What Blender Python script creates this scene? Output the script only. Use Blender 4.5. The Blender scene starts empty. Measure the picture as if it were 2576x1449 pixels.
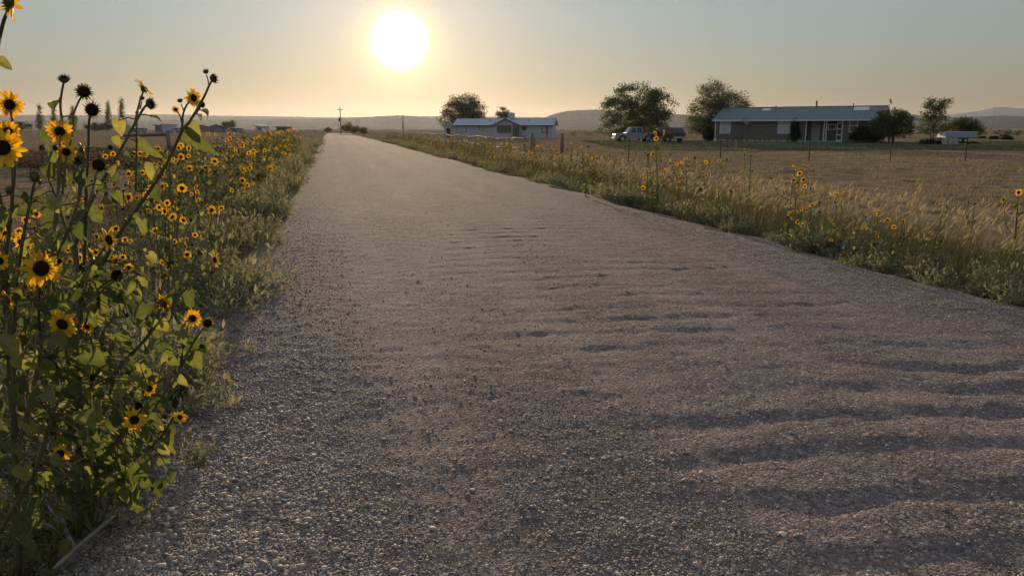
EXPOSURE = 0.0
SKY_N, SKY_D, HAZE = 0.05, 1.0, 4.2e-5
STONES_A, STONES_B, STONES_C = 420000, 200000, 26000
import bpy, math, random
import numpy as np
from mathutils import Vector, Matrix

rng = np.random.default_rng(11)
random.seed(5)
SC = bpy.context.scene
COL = SC.collection
R = math.radians

# ---------------------------------------------------------------- camera
FPX = 1946.0                 # focal length in pixels of a 2576 x 1449 frame
PITCH = R(11.64)
EYE = 1.5
cd = bpy.data.cameras.new('camera')
cam = bpy.data.objects.new('camera', cd)
COL.objects.link(cam)
cam.location = (0, 0, EYE)
cam.rotation_euler = (R(90) - PITCH, 0, 0)
cd.sensor_width = 36
cd.lens = FPX / 2576 * 36
cd.clip_start = 0.05
cd.clip_end = 30000
SC.camera = cam
SC.render.resolution_x, SC.render.resolution_y = 1024, 575
cy = SC.cycles
cy.use_denoising = True
cy.max_bounces = 6
cy.diffuse_bounces = 3
cy.transparent_max_bounces = 6
cy.volume_bounces = 0
cy.caustics_reflective = False
cy.caustics_refractive = False
cy.use_adaptive_sampling = True
cy.adaptive_threshold = 0.008
SC.view_settings.view_transform = 'Standard'
SC.view_settings.look = 'None'
SC.view_settings.gamma = 1
SC.view_settings.exposure = EXPOSURE if 'EXPOSURE' in globals() else 0.0

CP, SP = math.cos(PITCH), math.sin(PITCH)
def ray(dx, dy):
    u, v = (dx - 1288) / FPX, (724.5 - dy) / FPX
    return np.array([u, CP + v * SP, -SP + v * CP])
def at(dx, dy, Y):
    d = ray(dx, dy)
    return np.array([d[0] / d[1] * Y, Y, EYE + d[2] / d[1] * Y])
def gnd(dx, dy, z=0.0):
    d = ray(dx, dy)
    k = (z - EYE) / d[2]
    return np.array([d[0] * k, d[1] * k, z])

# road frame: s runs along the road, t across it
RU = np.array([-0.2250, 0.9744]); RN = np.array([0.9744, 0.2250]); RC = np.array([2.4, 0.0])
def st2xy(s, t):
    return (RC[0] + s * RU[0] + t * RN[0], RC[1] + s * RU[1] + t * RN[1])
def xy2st(x, y):
    return ((x - RC[0]) * RU[0] + (y - RC[1]) * RU[1], (x - RC[0]) * RN[0] + (y - RC[1]) * RN[1])

# ---------------------------------------------------------------- value noise
_G = rng.random((256, 256))
def vnoise(x, y):
    x = np.asarray(x, float); y = np.asarray(y, float)
    xi = np.floor(x).astype(int); yi = np.floor(y).astype(int)
    fx = x - xi; fy = y - yi
    fx = fx * fx * (3 - 2 * fx); fy = fy * fy * (3 - 2 * fy)
    a = _G[xi & 255, yi & 255]; b = _G[(xi + 1) & 255, yi & 255]
    c = _G[xi & 255, (yi + 1) & 255]; d = _G[(xi + 1) & 255, (yi + 1) & 255]
    return (a * (1 - fx) + b * fx) * (1 - fy) + (c * (1 - fx) + d * fx) * fy
def fbm(x, y, o=4):
    r = 0; a = 0.5; k = 1.0
    for i in range(o):
        r = r + a * vnoise(x * k + 17.3 * i, y * k + 5.1 * i); a *= 0.5; k *= 2.03
    return r
def sstep(a, b, x):
    x = np.clip((np.asarray(x, float) - a) / (b - a), 0, 1)
    return x * x * (3 - 2 * x)

def ground_z(x, y):
    s, t = xy2st(np.asarray(x, float), np.asarray(y, float))
    at_ = np.abs(t)
    z = -0.07 - 0.24 * sstep(3.3, 5.0, at_) + 0.16 * sstep(5.5, 9.0, at_)
    z = z + (fbm(x * 0.35, y * 0.35, 3) - 0.45) * 0.14 * sstep(3.4, 6, at_)
    r = np.hypot(x, y)
    z = z + (fbm(x * 0.02, y * 0.02, 3) - 0.45) * 0.5 * sstep(25, 90, r) * sstep(4.5, 12.0, at_)
    return z
def gz(x, y):
    return float(ground_z(np.array([x]), np.array([y]))[0])

# ---------------------------------------------------------------- objects
def tag(o, label=None, cat=None, group=None, kind=None):
    if label: o['label'] = label
    if cat: o['category'] = cat
    if group: o['group'] = group
    if kind: o['kind'] = kind
    return o
def empty(name, loc, rz=0.0, label=None, cat=None, group=None):
    o = bpy.data.objects.new(name, None)
    o.empty_display_size = 0.2
    COL.objects.link(o)
    o.location = [float(v) for v in loc]
    o.rotation_euler = (0, 0, rz)
    return tag(o, label, cat, group)
def mesh_np(name, V, tris=None, quads=None, mats=(), midx=None, smooth=False, parent=None):
    """V (n,3); faces as integer arrays; ONE mesh object."""
    me = bpy.data.meshes.new(name)
    V = np.asarray(V, np.float32)
    fl = []; st = []; tot = []; pos = 0
    nt = 0 if tris is None else len(tris); nq = 0 if quads is None else len(quads)
    loops = np.concatenate([np.asarray(tris, np.int32).ravel() if nt else np.zeros(0, np.int32),
                            np.asarray(quads, np.int32).ravel() if nq else np.zeros(0, np.int32)])
    starts = np.concatenate([np.arange(nt) * 3, nt * 3 + np.arange(nq) * 4]).astype(np.int32)
    totals = np.concatenate([np.full(nt, 3), np.full(nq, 4)]).astype(np.int32)
    me.vertices.add(len(V)); me.vertices.foreach_set('co', V.ravel())
    me.loops.add(len(loops)); me.loops.foreach_set('vertex_index', loops)
    me.polygons.add(nt + nq)
    me.polygons.foreach_set('loop_start', starts)
    me.polygons.foreach_set('loop_total', totals)
    for m in mats: me.materials.append(m)
    if midx is not None: me.polygons.foreach_set('material_index', np.asarray(midx, np.int32))
    me.polygons.foreach_set('use_smooth', np.full(nt + nq, bool(smooth)))
    me.update(calc_edges=True)
    me.validate()
    o = bpy.data.objects.new(name, me)
    COL.objects.link(o)
    if parent is not None: o.parent = parent
    return o

class MB:
    """collects shapes, then links them as ONE mesh object"""
    def __init__(s): s.v = []; s.f = []; s.m = []; s.sm = []
    def add(s, verts, faces, mi=0, smooth=False):
        b = len(s.v)
        s.v.extend([tuple(float(c) for c in p) for p in verts])
        for f in faces:
            s.f.append(tuple(b + i for i in f)); s.m.append(mi); s.sm.append(smooth)
    def box(s, x0, x1, y0, y1, z0, z1, mi=0):
        v = [(x0, y0, z0), (x1, y0, z0), (x1, y1, z0), (x0, y1, z0), (x0, y0, z1), (x1, y0, z1), (x1, y1, z1), (x0, y1, z1)]
        s.add(v, [(0, 3, 2, 1), (4, 5, 6, 7), (0, 1, 5, 4), (1, 2, 6, 5), (2, 3, 7, 6), (3, 0, 4, 7)], mi)
    def tube(s, pts, rad, n=7, mi=0, cap=True, smooth=True):
        pts = [np.asarray(p, float) for p in pts]
        if not hasattr(rad, '__len__'): rad = [rad] * len(pts)
        V = []; Fc = []
        d0 = pts[1] - pts[0]
        ref = np.array([0, 0, 1.0]) if abs(d0[2]) < 0.9 * np.linalg.norm(d0) else np.array([1.0, 0, 0])
        for i, p in enumerate(pts):
            d = pts[min(i + 1, len(pts) - 1)] - pts[max(i - 1, 0)]
            d = d / (np.linalg.norm(d) + 1e-12)
            a = np.cross(d, ref); a /= np.linalg.norm(a) + 1e-12
            b = np.cross(d, a)
            ref = np.cross(a, d)
            for k in range(n):
                th = 2 * math.pi * k / n
                V.append(p + rad[i] * (math.cos(th) * a + math.sin(th) * b))
        for i in range(len(pts) - 1):
            for k in range(n):
                Fc.append((i * n + k, i * n + (k + 1) % n, (i + 1) * n + (k + 1) % n, (i + 1) * n + k))
        if cap:
            Fc.append(tuple(range(n))[::-1]); Fc.append(tuple((len(pts) - 1) * n + k for k in range(n)))
        s.add(V, Fc, mi, smooth)
    def prism(s, poly, y0, y1, mi=0):
        """poly in (x, z), extruded along y"""
        n = len(poly)
        v = [(x, y0, z) for x, z in poly] + [(x, y1, z) for x, z in poly]
        f = [tuple(range(n)), tuple(range(2 * n - 1, n - 1, -1))] + [(i, n + i, n + (i + 1) % n, (i + 1) % n) for i in range(n)]
        s.add(v, f, mi)
    def prism_x(s, poly, x0, x1, mi=0):
        """poly in (y, z), extruded along x"""
        n = len(poly)
        v = [(x0, y, z) for y, z in poly] + [(x1, y, z) for y, z in poly]
        f = [tuple(range(n))[::-1], tuple(range(n, 2 * n))] + [(i, (i + 1) % n, n + (i + 1) % n, n + i) for i in range(n)]
        s.add(v, f, mi)
    def ball(s, c, r, mi=0, nu=10, nv=7):
        V = []; Fc = []
        r = np.asarray(r if hasattr(r, '__len__') else (r, r, r), float)
        for j in range(nv + 1):
            ph = math.pi * j / nv
            for i in range(nu):
                th = 2 * math.pi * i / nu
                V.append(np.asarray(c) + r * np.array([math.sin(ph) * math.cos(th), math.sin(ph) * math.sin(th), math.cos(ph)]))
        for j in range(nv):
            for i in range(nu):
                Fc.append((j * nu + i, (j + 1) * nu + i, (j + 1) * nu + (i + 1) % nu, j * nu + (i + 1) % nu))
        s.add(V, Fc, mi, True)
    def build(s, name, mats, parent=None, bevel=0.0):
        me = bpy.data.meshes.new(name)
        me.from_pydata(s.v, [], s.f)
        if not isinstance(mats, (list, tuple)): mats = [mats]
        for m in mats: me.materials.append(m)
        me.polygons.foreach_set('material_index', s.m)
        me.polygons.foreach_set('use_smooth', s.sm)
        me.validate(); me.update()
        o = bpy.data.objects.new(name, me)
        COL.objects.link(o)
        if parent is not None: o.parent = parent
        if bevel:
            bv = o.modifiers.new('bevel', 'BEVEL'); bv.width = bevel; bv.segments = 2; bv.limit_method = 'ANGLE'
        return o

def copy_tree(o, parent=None):
    c = o.copy(); COL.objects.link(c); c.parent = parent
    for ch in KIDS.get(o.name, ()):
        copy_tree(ch, c)
    return c
KIDS = {}
def index_kids():
    KIDS.clear()
    for o in bpy.data.objects:
        if o.parent is not None: KIDS.setdefault(o.parent.name, []).append(o)

# ---------------------------------------------------------------- materials
class N:
    def __init__(s, name):
        s.m = bpy.data.materials.new(name); s.m.use_nodes = True
        s.t = s.m.node_tree; s.t.nodes.clear()
        s.out = s.t.nodes.new('ShaderNodeOutputMaterial')
    def n(s, kind, **kw):
        nd = s.t.nodes.new('ShaderNode' + kind)
        for k, v in kw.items():
            if k.startswith('_'): setattr(nd, k[1:], v)
            else:
                key = int(k[1:]) if k[0] == 'i' and k[1:].isdigit() else k.replace('__', ' ')
                if isinstance(v, bpy.types.NodeSocket): s.t.links.new(v, nd.inputs[key])
                else: nd.inputs[key].default_value = v
        return nd
    def l(s, a, b): s.t.links.new(a, b)
    def noise(s, scale, detail=4, rough=0.55, vec=None, dist=0.0):
        nd = s.n('TexNoise', Scale=scale, Detail=detail, Roughness=rough, Distortion=dist)
        if vec is None: vec = s.obj()
        s.l(vec, nd.inputs['Vector']); return nd.outputs['Fac']
    def obj(s):
        if not hasattr(s, '_tc'): s._tc = s.n('TexCoord')
        return s._tc.outputs['Object']
    def ramp(s, fac, stops, interp='LINEAR'):
        r = s.n('ValToRGB', Fac=fac); e = r.color_ramp.elements; r.color_ramp.interpolation = interp
        while len(e) < len(stops): e.new(0.5)
        for el, (p, c) in zip(e, stops): el.position = p; el.color = (c[0], c[1], c[2], 1) if hasattr(c, '__len__') else (c, c, c, 1)
        return r.outputs['Color']
    def mix(s, fac, a, b, mode='MIX'):
        nd = s.n('Mix', _data_type='RGBA', _blend_type=mode)
        for i, v in ((0, fac), (6, a), (7, b)):
            if isinstance(v, bpy.types.NodeSocket): s.l(v, nd.inputs[i])
            else: nd.inputs[i].default_value = v if i == 0 else (v[0], v[1], v[2], 1)
        return nd.outputs[2]
    def math(s, op, a, b=0.0, c=0.0, clamp=False):
        nd = s.n('Math', _operation=op, _use_clamp=clamp)
        for i, v in enumerate((a, b, c)):
            if isinstance(v, bpy.types.NodeSocket): s.l(v, nd.inputs[i])
            else: nd.inputs[i].default_value = v
        return nd.outputs[0]
    def island(s):
        return s.n('NewGeometry').outputs['Random Per Island']
    def bump(s, h, strength=0.5, dist=0.01):
        return s.n('Bump', Strength=strength, Distance=dist, Height=h).outputs['Normal']
    def pbr(s, color, rough=0.8, normal=None, metal=0.0, spec=0.3, **kw):
        b = s.n('BsdfPrincipled', Metallic=metal)
        b.inputs['Specular IOR Level'].default_value = spec
        for k, v in (('Base Color', color), ('Roughness', rough)):
            if isinstance(v, bpy.types.NodeSocket): s.l(v, b.inputs[k])
            else: b.inputs[k].default_value = (*v, 1) if k == 'Base Color' else v
        if normal is not None: s.l(normal, b.inputs['Normal'])
        for k, v in kw.items(): b.inputs[k.replace('__', ' ')].default_value = v
        return b
    def done(s, sh):
        s.l(sh.outputs[0] if hasattr(sh, 'outputs') else sh, s.out.inputs['Surface']); return s.m
def leafy(name, stops, trans=0.4, rough=0.6, tint=None, spec=0.25, scale=None):
    """leaf, petal and grass material: colour differs from leaf to leaf, light passes through"""
    g = N(name)
    c = g.ramp(g.island(), stops)
    if scale:
        c = g.mix(0.45, c, g.ramp(g.noise(scale, 3), [(0.3, (0.35, 0.35, 0.35)), (0.7, (1.0, 1.0, 1.0))]), 'MULTIPLY')
    p = g.pbr(c, rough, spec=spec)
    tr = g.n('BsdfTranslucent')
    g.l(g.mix(1.0, c, tint or (1.0, 1.0, 0.7), 'MULTIPLY'), tr.inputs['Color'])
    mx = g.n('MixShader'); mx.inputs[0].default_value = trans
    g.l(p.outputs[0], mx.inputs[1]); g.l(tr.outputs[0], mx.inputs[2])
    return g.done(mx)
def plain(name, color, rough=0.7, metal=0.0, var=0.15, scale=6.0, spec=0.3, bump=0.0, **kw):
    """solid surface with uneven tone"""
    g = N(name)
    f = g.noise(scale, 5, 0.6)
    lo = tuple(c * (1 - var) for c in color); hi = tuple(min(1, c * (1 + var)) for c in color)
    c = g.ramp(f, [(0.3, lo), (0.7, hi)])
    nm = g.bump(g.noise(scale * 6, 3), bump, 0.01) if bump else None
    return g.done(g.pbr(c, g.math('MULTIPLY_ADD', f, 0.2, rough - 0.1), nm, metal, spec, **kw))

# ---------------------------------------------------------------- sun, sky, air
SUN_EL, SUN_AZ = R(6.0), R(-7.95)     # azimuth from +Y towards +X
sun_dir = Vector((math.sin(SUN_AZ) * math.cos(SUN_EL), math.cos(SUN_AZ) * math.cos(SUN_EL), math.sin(SUN_EL)))
ld = bpy.data.lights.new('sun', 'SUN'); ld.energy = 5.0; ld.angle = R(0.5); ld.color = (1.0, 0.74, 0.47)
sun = bpy.data.objects.new('sun', ld); COL.objects.link(sun)
sun.rotation_euler = (-sun_dir).to_track_quat('-Z', 'Y').to_euler()
sun.location = (0, 0, 50)

world = bpy.data.worlds.new('World'); SC.world = world; world.use_nodes = True
wt = world.node_tree; wt.nodes.clear()
def wn(kind, **kw):
    nd = wt.nodes.new('ShaderNode' + kind)
    for k, v in kw.items():
        if k.startswith('_'): setattr(nd, k[1:], v)
        else: nd.inputs[k].default_value = v
    return nd
def wmath(op, a, b=0.0, c=0.0, clamp=False):
    nd = wn('Math', _operation=op, _use_clamp=clamp)
    for i, v in enumerate((a, b, c)):
        if isinstance(v, bpy.types.NodeSocket): wt.links.new(v, nd.inputs[i])
        else: nd.inputs[i].default_value = v
    return nd.outputs[0]
def wmix(mode, fac, a, b):
    nd = wn('Mix', _data_type='RGBA', _blend_type=mode)
    for i, v in ((0, fac), (6, a), (7, b)):
        if isinstance(v, bpy.types.NodeSocket): wt.links.new(v, nd.inputs[i])
        else: nd.inputs[i].default_value = v if i == 0 else (*v, 1)
    return nd.outputs[2]
sky = wn('TexSky'); sky.sky_type = 'NISHITA'; sky.sun_disc = False
sky.sun_elevation = SUN_EL; sky.sun_rotation = SUN_AZ
sky.altitude = 1800; sky.air_density = 1.0; sky.dust_density = 0.45; sky.ozone_density = 1.5
tcw = wn('TexCoord')
sep = wn('SeparateXYZ'); wt.links.new(tcw.outputs['Generated'], sep.inputs[0])
dot = wn('VectorMath', _operation='DOT_PRODUCT'); wt.links.new(tcw.outputs['Generated'], dot.inputs[0]); dot.inputs[1].default_value = sun_dir
ang = wmath('MULTIPLY', wmath('ARCCOSINE', wmath('MINIMUM', dot.outputs['Value'], 1.0)), 180 / math.pi)   # degrees from the sun
def glow(width, power, amount):
    return wmath('MULTIPLY', wmath('EXPONENT', wmath('MULTIPLY', wmath('POWER', wmath('DIVIDE', ang, width), power), -1.0)), amount)
def tinted(f, col):
    v = wn('VectorMath', _operation='SCALE'); v.inputs[0].default_value = col; wt.links.new(f, v.inputs['Scale']); return v.outputs[0]
# sky by height: dusty air lifts and warms the low sky, added fill brightens it overhead
elev = wmath('MULTIPLY', wmath('ARCSINE', sep.outputs['Z']), 180 / math.pi)
low = wn('MapRange'); wt.links.new(elev, low.inputs['Value']); low.inputs['From Min'].default_value = 0; low.inputs['From Max'].default_value = 90
rampw = wn('ValToRGB'); wt.links.new(low.outputs[0], rampw.inputs['Fac'])
els = rampw.color_ramp.elements
stops = [(0.0, (0.12, 0.09, 0.06)), (0.05, (0.165, 0.14, 0.10)), (0.12, (0.165, 0.163, 0.135)), (0.22, (0.13, 0.16, 0.165)), (0.40, (0.25, 0.27, 0.295)), (1.0, (0.38, 0.42, 0.475))]  # upper stops, above the view, are raised as added fill light
while len(els) < len(stops): els.new(0.5)
for el, (p, c) in zip(els, stops): el.position = p; el.color = (*c, 1)
sk = wn('VectorMath', _operation='SCALE'); wt.links.new(sky.outputs[0], sk.inputs[0]); sk.inputs['Scale'].default_value = SKY_N
dust_and_fill = wn('VectorMath', _operation='SCALE'); wt.links.new(rampw.outputs[0], dust_and_fill.inputs[0]); dust_and_fill.inputs['Scale'].default_value = SKY_D
hz = wn('MapRange'); wt.links.new(elev, hz.inputs['Value']); hz.inputs['From Min'].default_value = 0.0; hz.inputs['From Max'].default_value = 8.0
skt = wmix('MULTIPLY', 1.0, sk.outputs[0], wmix('MIX', hz.outputs[0], (0.40, 0.29, 0.27), (1.0, 1.0, 1.0)))
tot = wn('VectorMath', _operation='ADD'); wt.links.new(skt, tot.inputs[0]); wt.links.new(dust_and_fill.outputs[0], tot.inputs[1])
acc = tot.outputs[0]
for f, c in ((glow(1.72, 7.0, 6.0), (1.0, 1.0, 0.97)),      # the over-bright sun itself
             (glow(2.7, 3.0, 0.36), (1.0, 0.9, 0.25)),
             (glow(5.4, 1.4, 0.40), (1.0, 0.66, 0.36)),
             (glow(11.0, 1.5, 0.09), (1.0, 0.60, 0.36))):
    ad = wn('VectorMath', _operation='ADD'); wt.links.new(acc, ad.inputs[0]); wt.links.new(tinted(f, c), ad.inputs[1]); acc = ad.outputs[0]
bg = wn('Background', Strength=1.0); wt.links.new(acc, bg.inputs['Color'])
wo = wn('OutputWorld'); wt.links.new(bg.outputs[0], wo.inputs['Surface'])

gh = N('haze_air')
vol = gh.n('VolumePrincipled', Density=HAZE)
vol.inputs['Color'].default_value = (0.73, 0.80, 0.94, 1)
vol.inputs['Anisotropy'].default_value = 0.58
gh.l(vol.outputs[0], gh.out.inputs['Volume'])
hb = MB(); hb.box(-6200, 6200, -3200, 6800, -4, 150)
tag(hb.build('haze', gh.m), 'thin warm evening haze over the plain', 'haze', kind='stuff')

# ---------------------------------------------------------------- ground
g = N('dry_pasture')
n1 = g.noise(0.05, 5); n2 = g.noise(0.9, 6, 0.65); n3 = g.noise(9.0, 4, 0.7)
c = g.mix(g.ramp(n1, [(0.35, 0.0), (0.65, 1.0)]), (0.265, 0.182, 0.115), (0.345, 0.250, 0.158))
c = g.mix(g.ramp(n2, [(0.42, 0.0), (0.62, 0.8)]), c, (0.11, 0.08, 0.052))
c = g.mix(g.ramp(n3, [(0.45, 0.0), (0.75, 0.5)]), c, (0.32, 0.235, 0.145))
M_ground = g.done(g.pbr(c, 0.95, g.bump(g.math('ADD', n2, g.math('MULTIPLY', n3, 0.4)), 0.9, 0.06), spec=0.0))
def axis(n, lim, near):
    k = np.linspace(-1, 1, n)
    return np.sign(k) * near * (np.exp(np.abs(k) * math.log(lim / near + 1)) - 1)
ax = axis(321, 6000, 4.0); ay = axis(381, 6500, 4.0); ay = ay[ay > -3000]
X, Y = np.meshgrid(ax, ay)
Z = ground_z(X, Y)
V = np.stack([X, Y, Z], -1).reshape(-1, 3)
ny, nx = X.shape
i = np.arange((ny - 1) * (nx - 1)); a = (i // (nx - 1)) * nx + i % (nx - 1)
gq = np.stack([a, a + 1, a + nx + 1, a + nx], 1)
tag(mesh_np('ground', V, quads=gq, mats=[M_ground], smooth=True), 'flat dry brown pasture plain reaching the hills', 'ground', kind='structure')

g = N('lawn_grass')
f = g.noise(0.4, 6, 0.65)
M_lawn = g.done(g.pbr(g.ramp(f, [(0.3, (0.065, 0.075, 0.042)), (0.6, (0.095, 0.10, 0.058)), (0.8, (0.16, 0.13, 0.08))]), 0.95, g.bump(f, 0.8, 0.08), spec=0.0))
lu, lv_ = np.meshgrid(np.linspace(0, 1, 60), np.linspace(0, 1, 30))
lx_ = 9 + 62 * lu; ly_ = 61 + 46 * lv_ + 5 * (vnoise(lu * 9, lv_ * 0) - 0.5) * (1 - lv_)
tag(mesh_np('lawn', np.stack([lx_, ly_, ground_z(lx_, ly_) + 0.03], -1).reshape(-1, 3), quads=(lambda i: np.stack([i, i + 1, i + 61, i + 60], 1))((np.arange(29 * 59) // 59) * 60 + np.arange(29 * 59) % 59), mats=[M_lawn], smooth=True),
    'dull green mown strip in front of the brown house', 'lawn', kind='structure')

# ---------------------------------------------------------------- gravel road
def road_z(s, t):
    s = np.asarray(s, float); t = np.asarray(t, float)
    z = 0.02 - 0.03 * (t / 3.4) ** 2
    edge = np.abs(t) + (fbm(s * 0.7, t * 0.3 + 9, 4) - 0.45) * 1.15
    z = z - 0.30 * sstep(3.25, 4.3, edge)
    # loose windrows of gravel along both edges and between the wheel tracks
    z = z + 0.030 * np.exp(-((t + 2.75) / 0.35) ** 2) + 0.030 * np.exp(-((t - 2.9) / 0.35) ** 2) + 0.012 * np.exp(-((t - 0.15) / 0.5) ** 2)
    # washboard
    w = s + 0.42 * (fbm(s * 0.5 + 3, t * 0.5, 3) - 0.4) + 0.11 * (vnoise(s * 2.2, t * 2.4) - 0.5) + 0.10 * (vnoise(s * 6, t * 8) - 0.5) + 0.10 * t
    wobt = t + 0.6 * (vnoise(s * 0.5, t * 0.2) - 0.5)
    band = sstep(-1.5, -0.7, wobt) * (1 - sstep(1.5, 2.7, wobt))
    bandl = 0.25 * sstep(-2.6, -2.2, t) * (1 - sstep(-1.6, -1.3, t))
    near = 1 - sstep(3.6, 5.4, s)
    amp = 0.0102 * np.maximum(sstep(0.25, 0.62, fbm(s * 0.7 + 7, t * 0.55, 3)), 0.75 * near * sstep(0.2, 0.5, vnoise(s * 0.9 + 4, t * 0.9))) * (0.36 + 0.64 * near) * (0.45 + 0.9 * vnoise(s * 1.7 + 2, t * 1.9))
    z = z + amp * (band + bandl) * (np.sin(2 * math.pi * w / 0.44) + 0.3 * np.sin(4 * math.pi * w / 0.44 + 0.9))
    z = z + 0.012 * (fbm(s * 1.6, t * 1.6, 3) - 0.45) + 0.011 * (fbm(s * 5, t * 5, 3) - 0.45) + 0.007 * (vnoise(s * 13, t * 11) - 0.5) * (1 - sstep(12, 25, s))
    return z
s_near = np.arange(-3.0, 14.0, 0.03); s_far = 14.0 * np.exp(np.linspace(0, math.log(250 / 14.0), 420))
sv = np.concatenate([s_near, s_far]); tv = np.linspace(-4.4, 4.4, 221)
S, T = np.meshgrid(sv, tv, indexing='ij')
Zr = road_z(S, T)
Xr, Yr = st2xy(S, T)
nx = len(tv); i = np.arange((len(sv) - 1) * (nx - 1)); a = (i // (nx - 1)) * nx + i % (nx - 1)
g = N('gravel_road')
geo = g.obj()
nA = g.noise(0.45, 4); nB = g.noise(6, 5, 0.7)
mp = g.n('Mapping', Vector=geo); mp.inputs['Rotation'].default_value = (0, 0, R(-13.0)); mp.inputs['Scale'].default_value = (1.0, 0.05, 1.0)
nT = g.noise(1.1, 3, 0.5, mp.outputs[0])
vo = g.n('TexVoronoi', Scale=62.0, Vector=geo); vo2 = g.n('TexVoronoi', Scale=150.0, Vector=geo)
c = g.mix(g.ramp(nT, [(0.38, 0.0), (0.62, 1.0)]), (0.180, 0.136, 0.127), (0.220, 0.182, 0.176))
dt = g.n('VectorMath', _operation='DOT_PRODUCT'); g.l(geo, dt.inputs[0]); dt.inputs[1].default_value = (float(RN[0]), float(RN[1]), 0)
tt = g.math('ADD', dt.outputs['Value'], 0.7 - float(RC @ RN))
tt = g.math('ADD', tt, g.math('MULTIPLY', g.math('SUBTRACT', g.noise(0.12, 2), 0.5), 0.6))
wv = g.math('COSINE', g.math('MULTIPLY', tt, 2 * math.pi / 1.32))
nM = g.noise(2.6, 5, 0.7)
c = g.mix(g.math('MULTIPLY', g.ramp(wv, [(0.0, 0.0), (0.8, 1.0)]), g.ramp(nM, [(0.3, 0.35), (0.6, 0.85)])), c, (0.265, 0.205, 0.193))
c = g.mix(0.6, c, g.ramp(nM, [(0.3, (0.62, 0.60, 0.60)), (0.7, (1.22, 1.18, 1.16))]), 'MULTIPLY')
c = g.mix(g.ramp(nA, [(0.4, 0.0), (0.7, 0.7)]), c, (0.195, 0.150, 0.130))
cell = g.n('SeparateColor', Color=vo.outputs['Color']).outputs[0]
cell2 = g.n('SeparateColor', Color=vo2.outputs['Color']).outputs[0]
c = g.mix(g.ramp(cell, [(0.0, 0.75), (0.45, 0.0), (0.78, 0.0), (1.0, 0.8)]), c, g.ramp(cell, [(0.3, (0.09, 0.08, 0.083)), (0.7, (0.44, 0.39, 0.35))]))
c = g.mix(0.5, c, g.ramp(cell2, [(0.0, (0.3, 0.3, 0.3)), (1.0, (1.7, 1.7, 1.7))]), 'MULTIPLY')
hb_ = g.math('ADD', g.math('MULTIPLY', vo.outputs['Distance'], -1.0), g.math('MULTIPLY', vo2.outputs['Distance'], -0.4))
M_road = g.done(g.pbr(c, 0.95, g.bump(g.math('ADD', hb_, g.math('MULTIPLY', nB, 0.5)), 0.8, 0.012), spec=0.07))
tag(mesh_np('road', np.stack([Xr, Yr, Zr], -1).reshape(-1, 3), quads=np.stack([a, a + 1, a + nx + 1, a + nx], 1), mats=[M_road], smooth=True),
    'wide straight gravel road with washboard ripples', 'road', kind='structure')

def tracks(s, t):
    # smooth wheel tracks, wandering a little
    return sstep(0.35, 0.95, 0.5 + 0.5 * np.cos(2 * math.pi * (t + 0.7 + 0.35 * (vnoise(s * 0.12, t * 0.1) - 0.5)) / 1.32)) * (np.abs(t) < 2.7)
# ---------------------------------------------------------------- loose stones
def ico(sub):
    p = (1 + 5 ** 0.5) / 2
    v = [(-1, p, 0), (1, p, 0), (-1, -p, 0), (1, -p, 0), (0, -1, p), (0, 1, p), (0, -1, -p), (0, 1, -p), (p, 0, -1), (p, 0, 1), (-p, 0, -1), (-p, 0, 1)]
    f = [(0, 11, 5), (0, 5, 1), (0, 1, 7), (0, 7, 10), (0, 10, 11), (1, 5, 9), (5, 11, 4), (11, 10, 2), (10, 7, 6), (7, 1, 8),
         (3, 9, 4), (3, 4, 2), (3, 2, 6), (3, 6, 8), (3, 8, 9), (4, 9, 5), (2, 4, 11), (6, 2, 10), (8, 6, 7), (9, 8, 1)]
    v = [np.array(q, float) / np.linalg.norm(q) for q in v]
    for _ in range(sub):
        cache = {}; nf = []
        def mid(a, b):
            k = (min(a, b), max(a, b))
            if k not in cache:
                m = v[a] + v[b]; v.append(m / np.linalg.norm(m)); cache[k] = len(v) - 1
            return cache[k]
        for a, b, c in f:
            x, y, z = mid(a, b), mid(b, c), mid(c, a)
            nf += [(a, x, z), (b, y, x), (c, z, y), (x, y, z)]
        f = nf
    return np.array(v), np.array(f)
def stones(s, t, size, sub, bury=0.25):
    n = len(s)
    bv, bf = ico(sub)
    sc = size[:, None] * np.stack([rng.uniform(0.8, 1.45, n), rng.uniform(0.7, 1.1, n), rng.uniform(0.42, 0.8, n)], 1)
    P = bv[None] * (1 + 0.42 * (rng.random((n, len(bv), 1)) - 0.5)) * sc[:, None]
    az = rng.uniform(0, 2 * math.pi, n); tl = rng.normal(0, 0.25, n)
    ca, sa, ct, s_t = np.cos(az), np.sin(az), np.cos(tl), np.sin(tl)
    y = P[..., 1] * ct[:, None] - P[..., 2] * s_t[:, None]; z = P[..., 1] * s_t[:, None] + P[..., 2] * ct[:, None]
    x = P[..., 0] * ca[:, None] - y * sa[:, None]; y2 = P[..., 0] * sa[:, None] + y * ca[:, None]
    X, Y = st2xy(s, t); Z = road_z(s, t) + sc[:, 2] * (1 - 2 * bury)
    V = np.stack([x + X[:, None], y2 + Y[:, None], z + Z[:, None]], -1).reshape(-1, 3)
    Fc = (bf[None] + (np.arange(n) * len(bv))[:, None, None]).reshape(-1, 3)
    return V, Fc
def scatter(n, r0, r1, az=38):
    r = r0 * np.exp(rng.random(n) * math.log(r1 / r0)); a = R(az) * (2 * rng.random(n) - 1)
    x, y = r * np.sin(a), r * np.cos(a)
    s, t = xy2st(x, y)
    return s, t, r
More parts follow.
